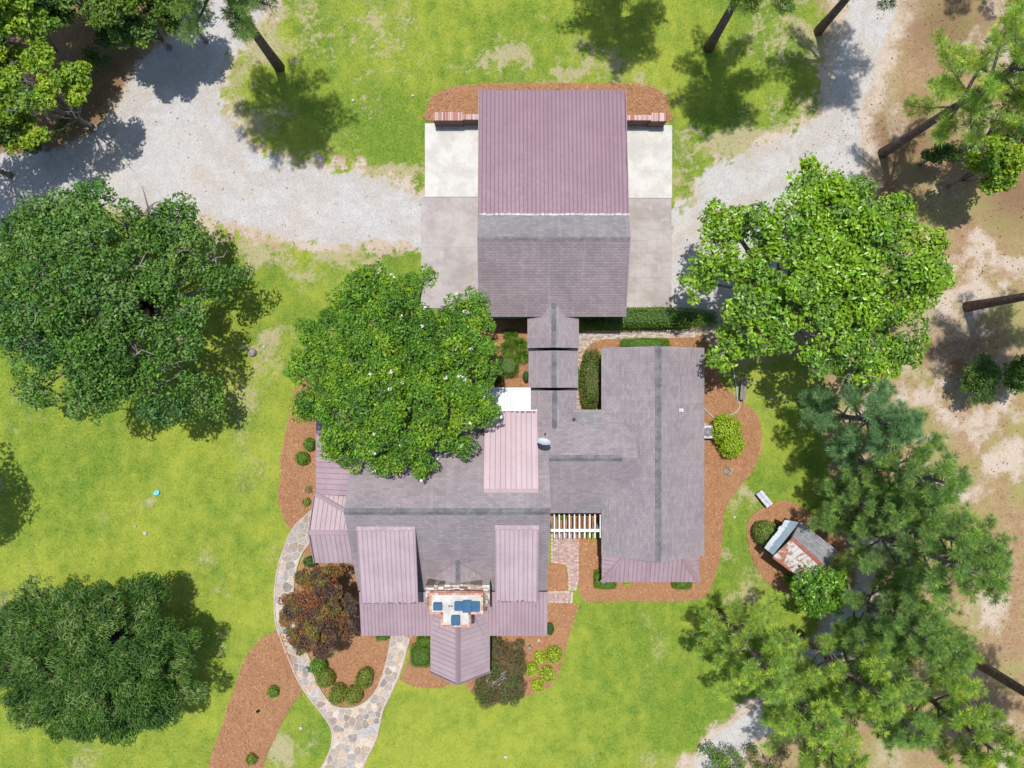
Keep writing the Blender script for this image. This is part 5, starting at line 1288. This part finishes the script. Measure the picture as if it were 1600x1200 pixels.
# ---- clipped shrubs and hedges
def shrub(name, label, cat, px, py, rx, ry, h, pals, n=2200, size=0.07, e=2.0, ez=2.4, group=None, rot=0.0, rough=0.06, m='leaf', z0=0.02, aspect=0.5, core=0.80):
    """superellipsoid of small leaves; rx, ry in pixels as seen at its widest height"""
    zc = h * 0.55; s = (H - zc) / F; c = np.array(gp(px, py, zc)); a, b_, cz = rx * s, ry * s, h * 0.52
    t = thing(name, label, cat, (c[0], c[1], 0), group)
    d = sph(n, -0.75); q = (np.abs(d[:, 0]) ** e + np.abs(d[:, 1]) ** e) ** (1 / e) + 1e-6
    k = (q ** ez + np.abs(d[:, 2]) ** ez) ** (-1 / ez); u = d * k[:, None]
    lump = 1 + (fbm(d[:, 0] * 2.3 + px, d[:, 1] * 2.3 + d[:, 2] * 1.7 + py, 7, 3) - 0.5) * rough * 4
    u = u * (lump * np.where(rng.uniform(size=n) < 0.05, rng.uniform(1.02, 1.16, n), rng.uniform(0.88, 1.04, n)))[:, None]
    ca, sa = math.cos(rot), math.sin(rot)
    P = np.stack([c[0] + (u[:, 0] * a) * ca - (u[:, 1] * b_) * sa, c[1] + (u[:, 0] * a) * sa + (u[:, 1] * b_) * ca, np.maximum(h * 0.5 + u[:, 2] * cz, z0)], -1)
    col = pal(pals, n) * rng.uniform(0.6, 1.4, (n, 1))
    leaves('foliage', P, d * np.array([1, 1, 1.0]) + rng.normal(size=(n, 3)) * 0.55 + np.array([0, 0, 0.3]), size * rng.uniform(0.6, 1.4, n), col, M[m], t, aspect)
    bm = MB(); prof = []
    nn, V, Q = 18, [], []
    zz = np.linspace(-0.9, 0.9, 8)
    for zi in zz:
        r = (1 - abs(zi) ** ez) ** (1 / ez)
        for j in range(nn):
            th = 2 * math.pi * j / nn; x_, y_ = math.cos(th), math.sin(th); w = (abs(x_) ** e + abs(y_) ** e) ** (-1 / e) * core * r
            X_, Y_ = x_ * w * a, y_ * w * b_
            V.append((X_ * ca - Y_ * sa, X_ * sa + Y_ * ca, max(0.0, h * 0.5 + zi * core * cz)))
    for i in range(7):
        for j in range(nn): Q.append((i * nn + j, i * nn + (j + 1) % nn, (i + 1) * nn + (j + 1) % nn, (i + 1) * nn + j))
    V.append((0, 0, h * 0.5 + 0.9 * core * cz))
    for j in range(nn): Q.append((7 * nn + j, 7 * nn + (j + 1) % nn, len(V) - 1, len(V) - 1))
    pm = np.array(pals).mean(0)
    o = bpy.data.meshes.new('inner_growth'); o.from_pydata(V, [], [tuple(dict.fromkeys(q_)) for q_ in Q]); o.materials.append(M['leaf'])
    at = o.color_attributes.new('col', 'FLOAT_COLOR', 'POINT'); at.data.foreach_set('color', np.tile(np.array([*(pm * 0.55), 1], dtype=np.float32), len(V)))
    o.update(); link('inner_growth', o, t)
    return t
BOX = [(0.095, 0.180, 0.016), (0.075, 0.150, 0.016), (0.12, 0.205, 0.018)]
LIME = [(0.30, 0.38, 0.022), (0.24, 0.33, 0.020), (0.36, 0.42, 0.03), (0.19, 0.27, 0.02)]
MIXB = [(0.115, 0.185, 0.020), (0.10, 0.165, 0.020), (0.17, 0.185, 0.028), (0.135, 0.195, 0.02), (0.19, 0.125, 0.028)]
DK = [(0.045, 0.095, 0.02), (0.055, 0.11, 0.022)]
shrub('yellow_shrub', 'lobed yellow green shrub beside the air conditioner', 'shrub', 1134, 672, 23, 24, 1.5, [(0.21, 0.30, 0.016), (0.17, 0.26, 0.016), (0.26, 0.34, 0.018)], 3400, 0.10, rough=0.10)
shrub('yellow_shrub', 'lower half of the yellow shrub pair on the right bed', 'shrub', 1143, 695, 19, 20, 1.2, [(0.21, 0.30, 0.016), (0.17, 0.26, 0.016), (0.26, 0.34, 0.018)], 2400, 0.10, rough=0.10)
shrub('round_shrub', 'clipped round olive green shrub in front of the old shed', 'shrub', 1197, 832, 19, 18, 1.45, [(0.115, 0.165, 0.030), (0.09, 0.135, 0.026), (0.15, 0.19, 0.035)], 3600, 0.08, rough=0.03)
LG = 'lime green ball shrubs in the front bed'
for px, py, r, lab in [(843, 1027, 9, 'lime ball shrub at the top left of the five'), (865, 1023, 13, 'largest lime ball shrub at the top right of the five'), (831, 1046, 10, 'lime ball shrub touching the brown juniper'), (855, 1054, 12, 'lime ball shrub in the middle right of the five'), (840, 1071, 9, 'lowest lime ball shrub of the five')]:
    shrub('lime_shrub', lab, 'shrub', px, py, r, r * 1.05, 0.036 * r * 2 * 0.9, LIME, 900, 0.075, group=LG, rough=0.05)
shrub('clipped_hedge', 'clipped square green hedge left of the front gable', 'hedge', 658, 1024, 17, 18, 0.9, BOX, 4200, 0.05, 5, 4, rough=0.02)
shrub('clipped_hedge', 'short green hedge tucked under the porch eave by the front gable', 'hedge', 664, 1000, 13, 6, 0.7, BOX, 1800, 0.05, 5, 4, rough=0.02)
shrub('clipped_hedge', 'thin green hedge under the porch eave left of the path', 'hedge', 597, 996, 10, 4, 0.6, BOX, 900, 0.05, 4, 4, rough=0.02)
shrub('oval_shrub', 'dark green oval shrub at the porch corner', 'shrub', 859, 983, 6.5, 9, 0.7, DK, 1300, 0.05, rough=0.03)
FG = 'rounded shrubs along the forked path'
for px, py, rx, ry, rot, lab in [(568, 1061, 13, 18, -0.4, 'tall oval green shrub nearest the right arm of the path'), (552, 1086, 13, 14, 0, 'round green shrub in the middle above the path fork'), (527, 1085, 13, 16, -0.3, 'round green shrub at the left above the path fork'), (508, 1060, 14, 14, 0, 'green shrub with reddish tips below the copper maple'), (497, 1041, 13, 12, 0, 'bright green shrub at the foot of the copper maple')]:
    shrub('rounded_shrub', lab, 'shrub', px, py, rx, ry, 0.95, MIXB if px > 500 else BOX, 2200, 0.07, group=FG, rot=rot, rough=0.06)
shrub('small_shrub', 'small green shrub alone in the kidney shaped bed', 'shrub', 427, 1081, 8, 9, 0.5, BOX, 900, 0.07, rough=0.12)
shrub('small_shrub', 'small green shrub at the bottom of the kidney shaped bed', 'shrub', 392, 1187, 9, 9, 0.5, MIXB, 900, 0.07, rough=0.12)
shrub('small_shrub', 'small round green shrub in the bed left of the house', 'shrub', 472, 716, 11, 11, 0.6, [(0.085, 0.165, 0.02), (0.13, 0.19, 0.02)], 1300, 0.06, rough=0.05)
shrub('small_shrub', 'green shrub partly under the flowering tree beside the porch', 'shrub', 483, 694, 9, 10, 0.7, BOX, 1000, 0.07, rough=0.1)
shrub('small_shrub', 'tiny ragged shrub beside the west porch above the path', 'shrub', 479, 784, 6, 6, 0.4, MIXB, 420, 0.07, rough=0.2, core=0.5)
shrub('small_shrub', 'tiny grey green sprig above the ragged shrub by the porch', 'shrub', 482, 765, 5, 5, 0.35, [(0.16, 0.17, 0.07), (0.20, 0.15, 0.09)], 260, 0.07, rough=0.2, core=0.4)
shrub('small_shrub', 'dark green shrub between the copper maple and the west porch', 'shrub', 484, 878, 10, 8, 0.8, DK, 1000, 0.07, rough=0.08)
shrub('clipped_hedge', 'flat clipped hedge along the top end of the right wing', 'hedge', 1008, 537, 37, 9, 0.8, [(0.085, 0.185, 0.014), (0.07, 0.155, 0.014), (0.11, 0.21, 0.016)], 5200, 0.055, 6, 4, rough=0.02)
shrub('green_hedge', 'long leafy hedge below the stamped drive', 'hedge', 1012, 497, 100, 15, 1.3, [(0.060, 0.135, 0.016), (0.085, 0.165, 0.018), (0.048, 0.11, 0.016)], 12000, 0.085, 4, 3, rough=0.12)
shrub('mixed_hedge', 'rounded hedge with orange flecks between breezeway and right wing', 'hedge', 924, 594, 17, 44, 1.4, [(0.055, 0.115, 0.018), (0.075, 0.145, 0.018), (0.05, 0.10, 0.02), (0.075, 0.14, 0.02), (0.24, 0.125, 0.05)], 7000, 0.075, 3, 3, rough=0.08)
shrub('clipped_hedge', 'square clipped box in the court left of the breezeway', 'hedge', 795, 571, 15, 17, 0.9, BOX, 3200, 0.05, 5, 4, rough=0.02)
shrub('small_shrub', 'dark shrub hugging the breezeway in the left court', 'shrub', 822, 588, 5, 8, 0.8, DK, 700, 0.06)
shrub('small_shrub', 'dark shrub under the flowering tree in the left court', 'shrub', 774, 590, 9, 10, 0.8, DK, 900, 0.07)
shrub('small_shrub', 'low green shrub beside the breezeway right of the court', 'shrub', 902, 590, 4, 18, 0.6, BOX, 900, 0.06)
shrub('clipped_hedge', 'corner clipped hedge at the left front of the right wing', 'hedge', 934, 905, 6, 14, 0.8, BOX, 1500, 0.05, 5, 4, rough=0.02)
shrub('clipped_hedge', 'clipped hedge under the front eave of the right wing', 'hedge', 949, 911, 14, 9, 0.8, BOX, 2200, 0.05, 5, 4, rough=0.02)
shrub('clipped_hedge', 'clipped green hedge at the right front of the right wing', 'hedge', 1066, 912, 15, 8, 0.8, BOX, 2200, 0.05, 5, 4, rough=0.02)
shrub('small_shrub', 'tiny lime shrub under the front eave of the right wing', 'shrub', 980, 912, 5, 4, 0.4, LIME, 300, 0.06)
shrub('small_shrub', 'small green shrub behind the pergola slats', 'shrub', 878, 806, 10, 5, 0.7, BOX, 800, 0.06)
shrub('small_shrub', 'small bright shrub beside the lower corner of the old shed', 'shrub', 1232, 904, 7, 6, 0.5, [(0.10, 0.20, 0.016)], 600, 0.07, rough=0.15)
# leafy tufts in the left court
def blades(name, label, cat, px, py, r, n, h, pals, group=None):
    x, y, _ = gp(px, py, h * 0.5); t = thing(name, label, cat, (x, y, 0), group)
    a = rng.uniform(0, 2 * np.pi, n); u = rng.uniform(0.5, 1, n) * r; d = np.stack([np.cos(a) * u, np.sin(a) * u, rng.uniform(0.4, 1, n) * h], -1)
    P = np.array([x, y, 0.03]) + d * 0.5
    side = np.stack([-np.sin(a), np.cos(a), np.zeros(n)], -1)
    leaves('blades', P, np.cross(d, side) * np.sign(np.cross(d, side)[:, 2:3] + 1e-6), np.linalg.norm(d, axis=1), pal(pals, n) * rng.uniform(0.6, 1.4, (n, 1)), M['leaf'], t, 0.10, 0.2, Td=d)
LIL = [(0.095, 0.17, 0.02), (0.125, 0.20, 0.03), (0.075, 0.14, 0.02)]
for k, (px, py, lab) in enumerate([(798, 524, 'leafy tuft nearest the garage eave in the left court'), (812, 538, 'leafy tuft beside the breezeway in the left court'), (793, 544, 'leafy tuft above the clipped box in the left court'), (816, 556, 'lowest leafy tuft beside the breezeway in the left court')]):
    blades('lily_tuft', lab, 'plant', px, py, 0.55, 260, 0.55, LIL, 'leafy tufts in the left court')
# brown juniper
JUN = [(0.095, 0.105, 0.035), (0.125, 0.10, 0.045), (0.08, 0.098, 0.03), (0.14, 0.105, 0.052), (0.085, 0.115, 0.032)]
tj, CPj, CRj, cj = broadleaf('brown_juniper', 'sprawling brown green juniper with bare twigs right of the front gable', 'shrub', 780, 1048, 0.7, 1.85, 2.1, 0.15, 1.4, JUN, 34, 12, 95, 0.16, lobe=0.24, clump=0.28, aspect=0.16, tw=0.05, bark='palebark', twigs=26, flat=0.3)
n = 160; pj = np.array(gp(788, 1036, 1.35)); P = pj + rng.normal(size=(n, 3)) * np.array([0.16, 0.2, 0.06])
leaves('dead_foliage', P, rng.normal(size=(n, 3)) + np.array([0, 0, 0.8]), rng.uniform(0.1, 0.2, n), pal([(0.30, 0.13, 0.055), (0.24, 0.10, 0.05)], n), M['leaf'], tj, 0.2)
b = MB()
for k in range(16):
    p = Vector(gp(772 + random.uniform(-14, 16), 1062 + random.uniform(-10, 12), 1.62)); a = random.uniform(0.2, 1.4); q = p + Vector((math.cos(a), math.sin(a), 0.1)) * random.uniform(0.2, 0.45)
    b.tube([tuple(p), tuple((p + q) / 2 + Vector((0.02, 0.03, 0.03))), tuple(q)], [0.014, 0.011, 0.006], 5)
b.build('dead_twigs', M['palebark'], tj)

# ------------------------------------------------------------------ small things
wht = plain('white_plastic', (0.56, 0.60, 0.62), (0.48, 0.52, 0.55), 4, 0.4, 0.5)
def dish():
    c = Vector(gp(849, 692, 6.3)); t = thing('satellite_dish', 'grey white satellite dish on the roof beside the salmon dormer', 'satellite dish', (c.x, c.y, 5.9))
    ax = Vector((0.16, 0.86, 0.48)).normalized(); s = ax.cross(Vector((0, 0, 1))).normalized(); u = s.cross(ax); b = MB(); i0 = 0; n = 28
    for z_, sc_ in ((0, 1), (-0.02, 1)):
        for k in range(5):
            r = 0.36 * k / 4 + 0.005; zz = 0.13 * (r / 0.36) ** 2 + z_
            for j in range(n): a = 2 * math.pi * j / n; b.v.append(tuple(c + s * (r * math.cos(a)) + u * (r * 0.92 * math.sin(a)) + ax * zz))
    for h_ in (0, 5):
        for k in range(4):
            for j in range(n):
                a_ = (h_ + k) * n + j; b_ = (h_ + k) * n + (j + 1) % n; f = (a_, b_, b_ + n, a_ + n); b.f.append(f if h_ == 0 else f[::-1]); b.uv.append(None)
    for j in range(n): b.f.append((4 * n + j, 4 * n + (j + 1) % n, 9 * n + (j + 1) % n, 9 * n + j)); b.uv.append(None)
    b.build('reflector', wht, t, True)
    m = MB(); e = c + ax * 0.50 + u * -0.05; m.tube([tuple(c - u * 0.3 + ax * 0.1), tuple(e)], 0.018, 8); m.build('arm', M['flash'], t)
    m = MB(); m.tube([tuple(e - ax * 0.05), tuple(e + ax * 0.06)], [0.045, 0.03], 10); m.build('feed_horn', M['black'], t)
    m = MB(); m.tube([tuple(c - ax * 0.03), tuple(c - ax * 0.12), (c.x, c.y - 0.1, 5.3)], 0.025, 8); m.build('mast', M['flash'], t)
dish()
def ac():
    c = Vector(gp(1106, 675, 0.8)); t = thing('air_conditioner', 'white outdoor air conditioner unit against the right wing', 'air conditioner', (c.x, c.y, 0)); b = MB()
    b.box(c.x - .36, c.x + .36, c.y - .38, c.y + .38, 0.05, 0.80); o = b.build('cabinet', wht, t); bv = o.modifiers.new('b', 'BEVEL'); bv.width = 0.05; bv.segments = 2
    b = MB(); b.lathe((c.x, c.y, 0.795), [(0.0, 0.012), (0.25, 0.012), (0.27, 0.02), (0.27, 0)], 24); b.build('fan_well', M['cap'], t)
    b = MB()
    for r in (0.07, 0.12, 0.17, 0.22, 0.27): b.tube([(c.x + r * math.cos(a), c.y + r * math.sin(a), 0.835) for a in np.linspace(0, 2 * np.pi, 21)], 0.006, 4, False)
    for k in range(6): a = k * math.pi / 6; b.bar((c.x - .27 * math.cos(a), c.y - .27 * math.sin(a), .828), (c.x + .27 * math.cos(a), c.y + .27 * math.sin(a), .828), 0.01, 0.01)
    b.build('fan_guard', M['flash'], t)
    b = MB(); b.box(c.x - .45, c.x + .45, c.y - .47, c.y + .47, 0, 0.06); b.build('base', M['conc'], t)
ac()
def hose():
    P = [(1099, 637), (1106, 643), (1114, 651), (1121, 656), (1130, 657), (1137, 650), (1146, 646), (1153, 641), (1156, 633), (1152, 622), (1151, 610), (1149, 595), (1146, 582), (1148, 572), (1154, 563)]
    pts = [gp(a, b, 0.10) for a, b in P]; out = []
    for i in range(len(pts) - 1):
        p0, p1, p2, p3 = (Vector(pts[max(0, min(len(pts) - 1, i + j))]) for j in (-1, 0, 1, 2))
        for k in range(5):
            t = k / 5; out.append(0.5 * (2 * p1 + (p2 - p0) * t + (2 * p0 - 5 * p1 + 4 * p2 - p3) * t * t + (3 * p1 - p0 - 3 * p2 + p3) * t ** 3))
    b = MB(); b.tube([tuple(p) for p in out], 0.028, 6); o = b.build('garden_hose', plain('pale_teal_hose', (0.40, 0.58, 0.55), (0.34, 0.52, 0.49), 3, 0.5), None, True)
    props(o, 'pale teal garden hose snaking across the bed right of the house', 'hose')
hose()
def plank_bench(name, label, cat, p1, p2, w, z, m, legs=True):
    a, c = Vector(gp(*p1, z)), Vector(gp(*p2, z)); t = thing(name, label, cat, tuple(((a + c) / 2).to_2d()) + (0,)); d = (c - a).normalized(); s = Vector((-d.y, d.x, 0))
    for k in (-1, 1): b = MB(); b.bar(a + s * k * w * 0.26, c + s * k * w * 0.26, w * 0.48, 0.05); b.build('plank', m, t)
    for q in (a + d * 0.12, c - d * 0.12):
        b = MB(); b.bar((q.x - s.x * w * .4, q.y - s.y * w * .4, z / 2 - .03), (q.x + s.x * w * .4, q.y + s.y * w * .4, z / 2 - .03), 0.08, z - 0.03); b.build('leg', m, t)
plank_bench('plank_bench', 'weathered grey plank bench under the edge of the magnolia', 'bench', (1163, 592), (1160, 625), 0.32, 0.42, plain('weathered_wood', (0.27, 0.24, 0.22), (0.18, 0.16, 0.15), 5, 0.9))
plank_bench('garden_bench', 'pale blue grey bench on the lawn near the old shed', 'bench', (1186, 769), (1203, 790), 0.42, 0.42, plain('pale_painted_wood', (0.56, 0.57, 0.62), (0.40, 0.41, 0.48), 5, 0.7))
def fire_ring():
    c = Vector(gp(1138, 736, 0.15)); t = thing('stone_ring', 'small ring of grey stones in the bed right of the wing', 'stone ring', (c.x, c.y, 0))
    for k in range(9):
        a = k * 2 * math.pi / 9; b = MB(); p = c + Vector((math.cos(a), math.sin(a), 0)) * 0.2
        b.lathe((p.x, p.y, 0.03), [(0.07, 0), (0.085, 0.08), (0.06, 0.16), (0.0, 0.18)], 7); o = b.build('stone', M['stone'], t); s = random.uniform(.7, 1.2); col_mesh(o, (0.30 * s, 0.27 * s, 0.25 * s))
    b = MB(); b.lathe((c.x, c.y, 0.03), [(0.15, 0.0), (0.0, 0.03)], 12); b.build('ash', M['black'], t)
fire_ring()
def vent(label, px, py, z, kind='pipe'):
    c = Vector(gp(px, py, z)); t = thing('roof_vent', label, 'vent', (c.x, c.y, z - 0.3), 'small roof vents')
    b = MB(); b.tube([(c.x, c.y, z - 0.35), (c.x, c.y, z + 0.12)], 0.055, 10); b.build('pipe', M['flash'] if kind == 'pipe' else M['black'], t)
    b = MB(); b.box(c.x - .11, c.x + .11, c.y - .09, c.y + .09, z - 0.02, z + 0.03) if kind != 'twin' else b.box(c.x - .15, c.x + .15, c.y - .07, c.y + .07, z + 0.10, z + 0.17); b.build('flashing', wht if kind != 'dark' else M['cap'], t)
vent('white twin topped vent on the left roof slope near the flowering tree', 681, 717, zs(-3.95) + 0.14, 'twin')
vent('white square vent on the right wing roof', 1064.5, 641, 3.2 + (10.49 - 8.98) * 0.543 + 0.05)
vent('dark pipe vent at the valley beside the breezeway roof', 897, 655, 3.75, 'dark')
def ornament(name, label, cat, px, py, prof, m, z=0.03):
    c = gp(px, py, 0.3); b = MB(); b.lathe((c[0], c[1], z), prof, 16); o = b.build(name, m, None, True); props(o, label, cat); return o
ornament('bird_bath', 'small white bird bath on the straw right of the front gable', 'bird bath', 827, 1011, [(0.09, 0), (0.08, 0.04), (0.035, 0.08), (0.035, 0.34), (0.11, 0.40), (0.125, 0.45), (0.105, 0.44), (0.0, 0.40)], M['greybark'])
ornament('flower_pot', 'grey pot standing on the flagstone path below the copper maple', 'pot', 478, 1047, [(0.13, 0), (0.17, 0.30), (0.18, 0.33), (0.14, 0.33), (0.13, 0.25), (0.0, 0.25)], plain('grey_pot', (0.26, 0.26, 0.27), (0.20, 0.20, 0.21), 5, 0.7))
ornament('tree_stump', 'weathered grey stump on the lawn beside the flowering tree', 'stump', 392, 551, [(0.26, -0.05), (0.21, 0.05), (0.19, 0.14), (0.17, 0.15), (0.0, 0.14)], M['greybark'])
ornament('well_cap', 'pale round well cap on the straw behind the lime shrubs', 'well cap', 842, 1003, [(0.10, 0), (0.10, 0.06), (0.05, 0.09), (0.0, 0.09)], M['edging'])
ornament('path_light', 'small black path light in the kidney shaped bed', 'lamp', 402, 1112, [(0.03, 0), (0.03, 0.24), (0.09, 0.26), (0.0, 0.34)], M['black'])
def scatter_stone(label, px, py, r, col_):
    c = gp(px, py, 0); b = MB(); n = 7; a0 = random.uniform(0, 6)
    ring = [(c[0] + r * random.uniform(.7, 1.1) * math.cos(a0 + k * 6.283 / n), c[1] + r * random.uniform(.6, 1) * math.sin(a0 + k * 6.283 / n), 0.05 + random.uniform(0, .03)) for k in range(n)]
    b.prism(ring, (0, 0, -0.12)); o = b.build('stone', M['stone']); col_mesh(o, col_); props(o, label, 'stone', 'pale stones lying in the lawn')
for lab, px, py, r in [('pale stone on the lawn left of the kidney shaped bed', 227, 833, 0.14), ('pale stone on the open lawn above the feathery tree', 212, 822, 0.07), ('pale stone beside the thatch patch on the right lawn', 1147, 808, 0.10), ('flat stone in the lawn by the flowering tree', 412, 542, 0.12), ('stone in the lawn below the path fork', 790, 1182, 0.12), ('small stone between path and kidney shaped bed', 470, 1137, 0.12), ('stone in the grass above the left drive', 552, 157, 0.10), ('stone in the grass left of the garage bed', 645, 150, 0.09)]:
    scatter_stone(lab, px, py, r, (0.44, 0.41, 0.40))
c = gp(245, 769, 0); b = MB()
pts = [(c[0] + random.uniform(.10, .22) * math.cos(k * .7), c[1] + random.uniform(.08, .2) * math.sin(k * .7), 0.06 + random.uniform(0, .05)) for k in range(9)]
for k in range(9): b.face([(c[0], c[1], 0.09), pts[k], pts[(k + 1) % 9]])
props(b.build('plastic_scrap', plain('aqua_plastic', (0.12, 0.50, 0.58), (0.16, 0.56, 0.62), 5, 0.5)), 'crumpled aqua plastic scrap on a bare spot of the lawn', 'litter')

# ------------------------------------------------------------------ grass, litter
def on_grid(A, x, y):
    i = np.clip(((x - X0) / STEP).astype(int), 0, nx - 1); j = np.clip(((y - Y0) / STEP).astype(int), 0, ny - 1); return A[j, i]
def grass():
    n = 420000; x = rng.uniform(-32, 22, n); y = rng.uniform(-24, 24, n); k = on_grid(m_lawn, x, y) * (0.55 + 0.9 * fbm(x * 0.8, y * 0.8, 201)) > 0.42 + 0.25 * rng.uniform(size=n); x, y = x[k], y[k]; n = len(x)
    lu = np.clip(on_grid(lush, x, y) + rng.normal(size=n) * 0.22, 0, 1)[:, None]; th = (on_grid(thatch, x, y) + rng.normal(size=n) * 0.18 > 0.55)[:, None]
    col = np.array([0.306, 0.352, 0.046]) * (1 - lu) + np.array([0.102, 0.203, 0.022]) * lu; col = np.where(th, np.array([0.38, 0.34, 0.18]), col) * rng.uniform(0.62, 1.22, (n, 1))
    h = rng.uniform(0.025, 0.06, n); a = rng.uniform(0, 6.283, n); ln = rng.uniform(0.2, 1.1, n) * h; z = on_grid(gz, x, y)
    b0 = np.stack([x, y, z], -1); w = np.stack([-np.sin(a), np.cos(a), np.zeros(n)], -1) * 0.017; tp = b0 + np.stack([np.cos(a) * ln, np.sin(a) * ln, h], -1)
    V = np.stack([b0 - w, b0 + w, tp], 1).reshape(-1, 3); Fc = np.arange(3 * n).reshape(-1, 3)
    props(link('grass', npmesh('grass', V, Fc, M['grassblade'], np.repeat(col, 3, 0))), 'short yellow green grass blades covering the lawn', 'grass', None, 'stuff')
grass()
def litter():
    n = 60000; x = rng.uniform(-32, 33, n); y = rng.uniform(-24, 24, n)
    w = np.maximum(on_grid(m_lit, x, y) * 0.9, (on_grid(cls, x, y) == 5) * 0.22) + 0.03 * (on_grid(m_grav, x, y) > 0.5); k = rng.uniform(size=n) < w * (0.4 + 1.2 * fbm(x * 0.7, y * 0.7, 211)); x, y = x[k], y[k]; n = len(x)
    P = np.stack([x, y, on_grid(gz, x, y) + 0.02], -1); Nn = rng.normal(size=(n, 3)) * 0.35 + np.array([0, 0, 1])
    col = pal([(0.20, 0.11, 0.06), (0.28, 0.17, 0.09), (0.13, 0.075, 0.045), (0.36, 0.25, 0.15)], n) * rng.uniform(0.6, 1.3, (n, 1))
    o = leaves('leaf_litter', P, Nn, rng.uniform(0.05, 0.15, n), col, M['litter'], None, 0.5); props(o, 'brown fallen leaves and needles under the trees', 'leaf litter', None, 'stuff')
litter()

def straw():
    P, D = [], []
    for poly in BEDS:
        a = np.array(poly); lo, hi = a.min(0) - 0.25, a.max(0) + 0.25; n = int((hi[0] - lo[0]) * (hi[1] - lo[1]) * 110)
        x, y = rng.uniform(lo[0], hi[0], n), rng.uniform(lo[1], hi[1], n); d = sdf(poly, x, y); k = (d > -0.02) | ((d > -0.22) & (rng.uniform(size=n) < 0.10)); P.append(np.stack([x, y, np.where(d > 0.05, 0.055 + 0.05 * (1 - np.exp(-np.maximum(d, 0) / 0.16)) - 0.015, 0.03)], -1)[k])
    P = np.concatenate(P); n = len(P); P[:, 2] += rng.uniform(0, 0.03, n)
    col = pal([(0.56, 0.31, 0.162), (0.50, 0.26, 0.132), (0.42, 0.208, 0.104), (0.58, 0.345, 0.195), (0.47, 0.242, 0.122)], n) * rng.uniform(0.7, 1.25, (n, 1))
    a = rng.uniform(0, 6.283, n); Td = np.stack([np.cos(a), np.sin(a), rng.normal(size=n) * 0.15], -1)
    o = leaves('pine_straw', P, rng.normal(size=(n, 3)) * 0.3 + np.array([0, 0, 1]), rng.uniform(0.12, 0.28, n), col, M['litter'], None, 0.12, 0.1, Td)
    props(o, 'loose orange brown pine straw lying over the garden beds', 'pine straw', None, 'stuff')
straw()
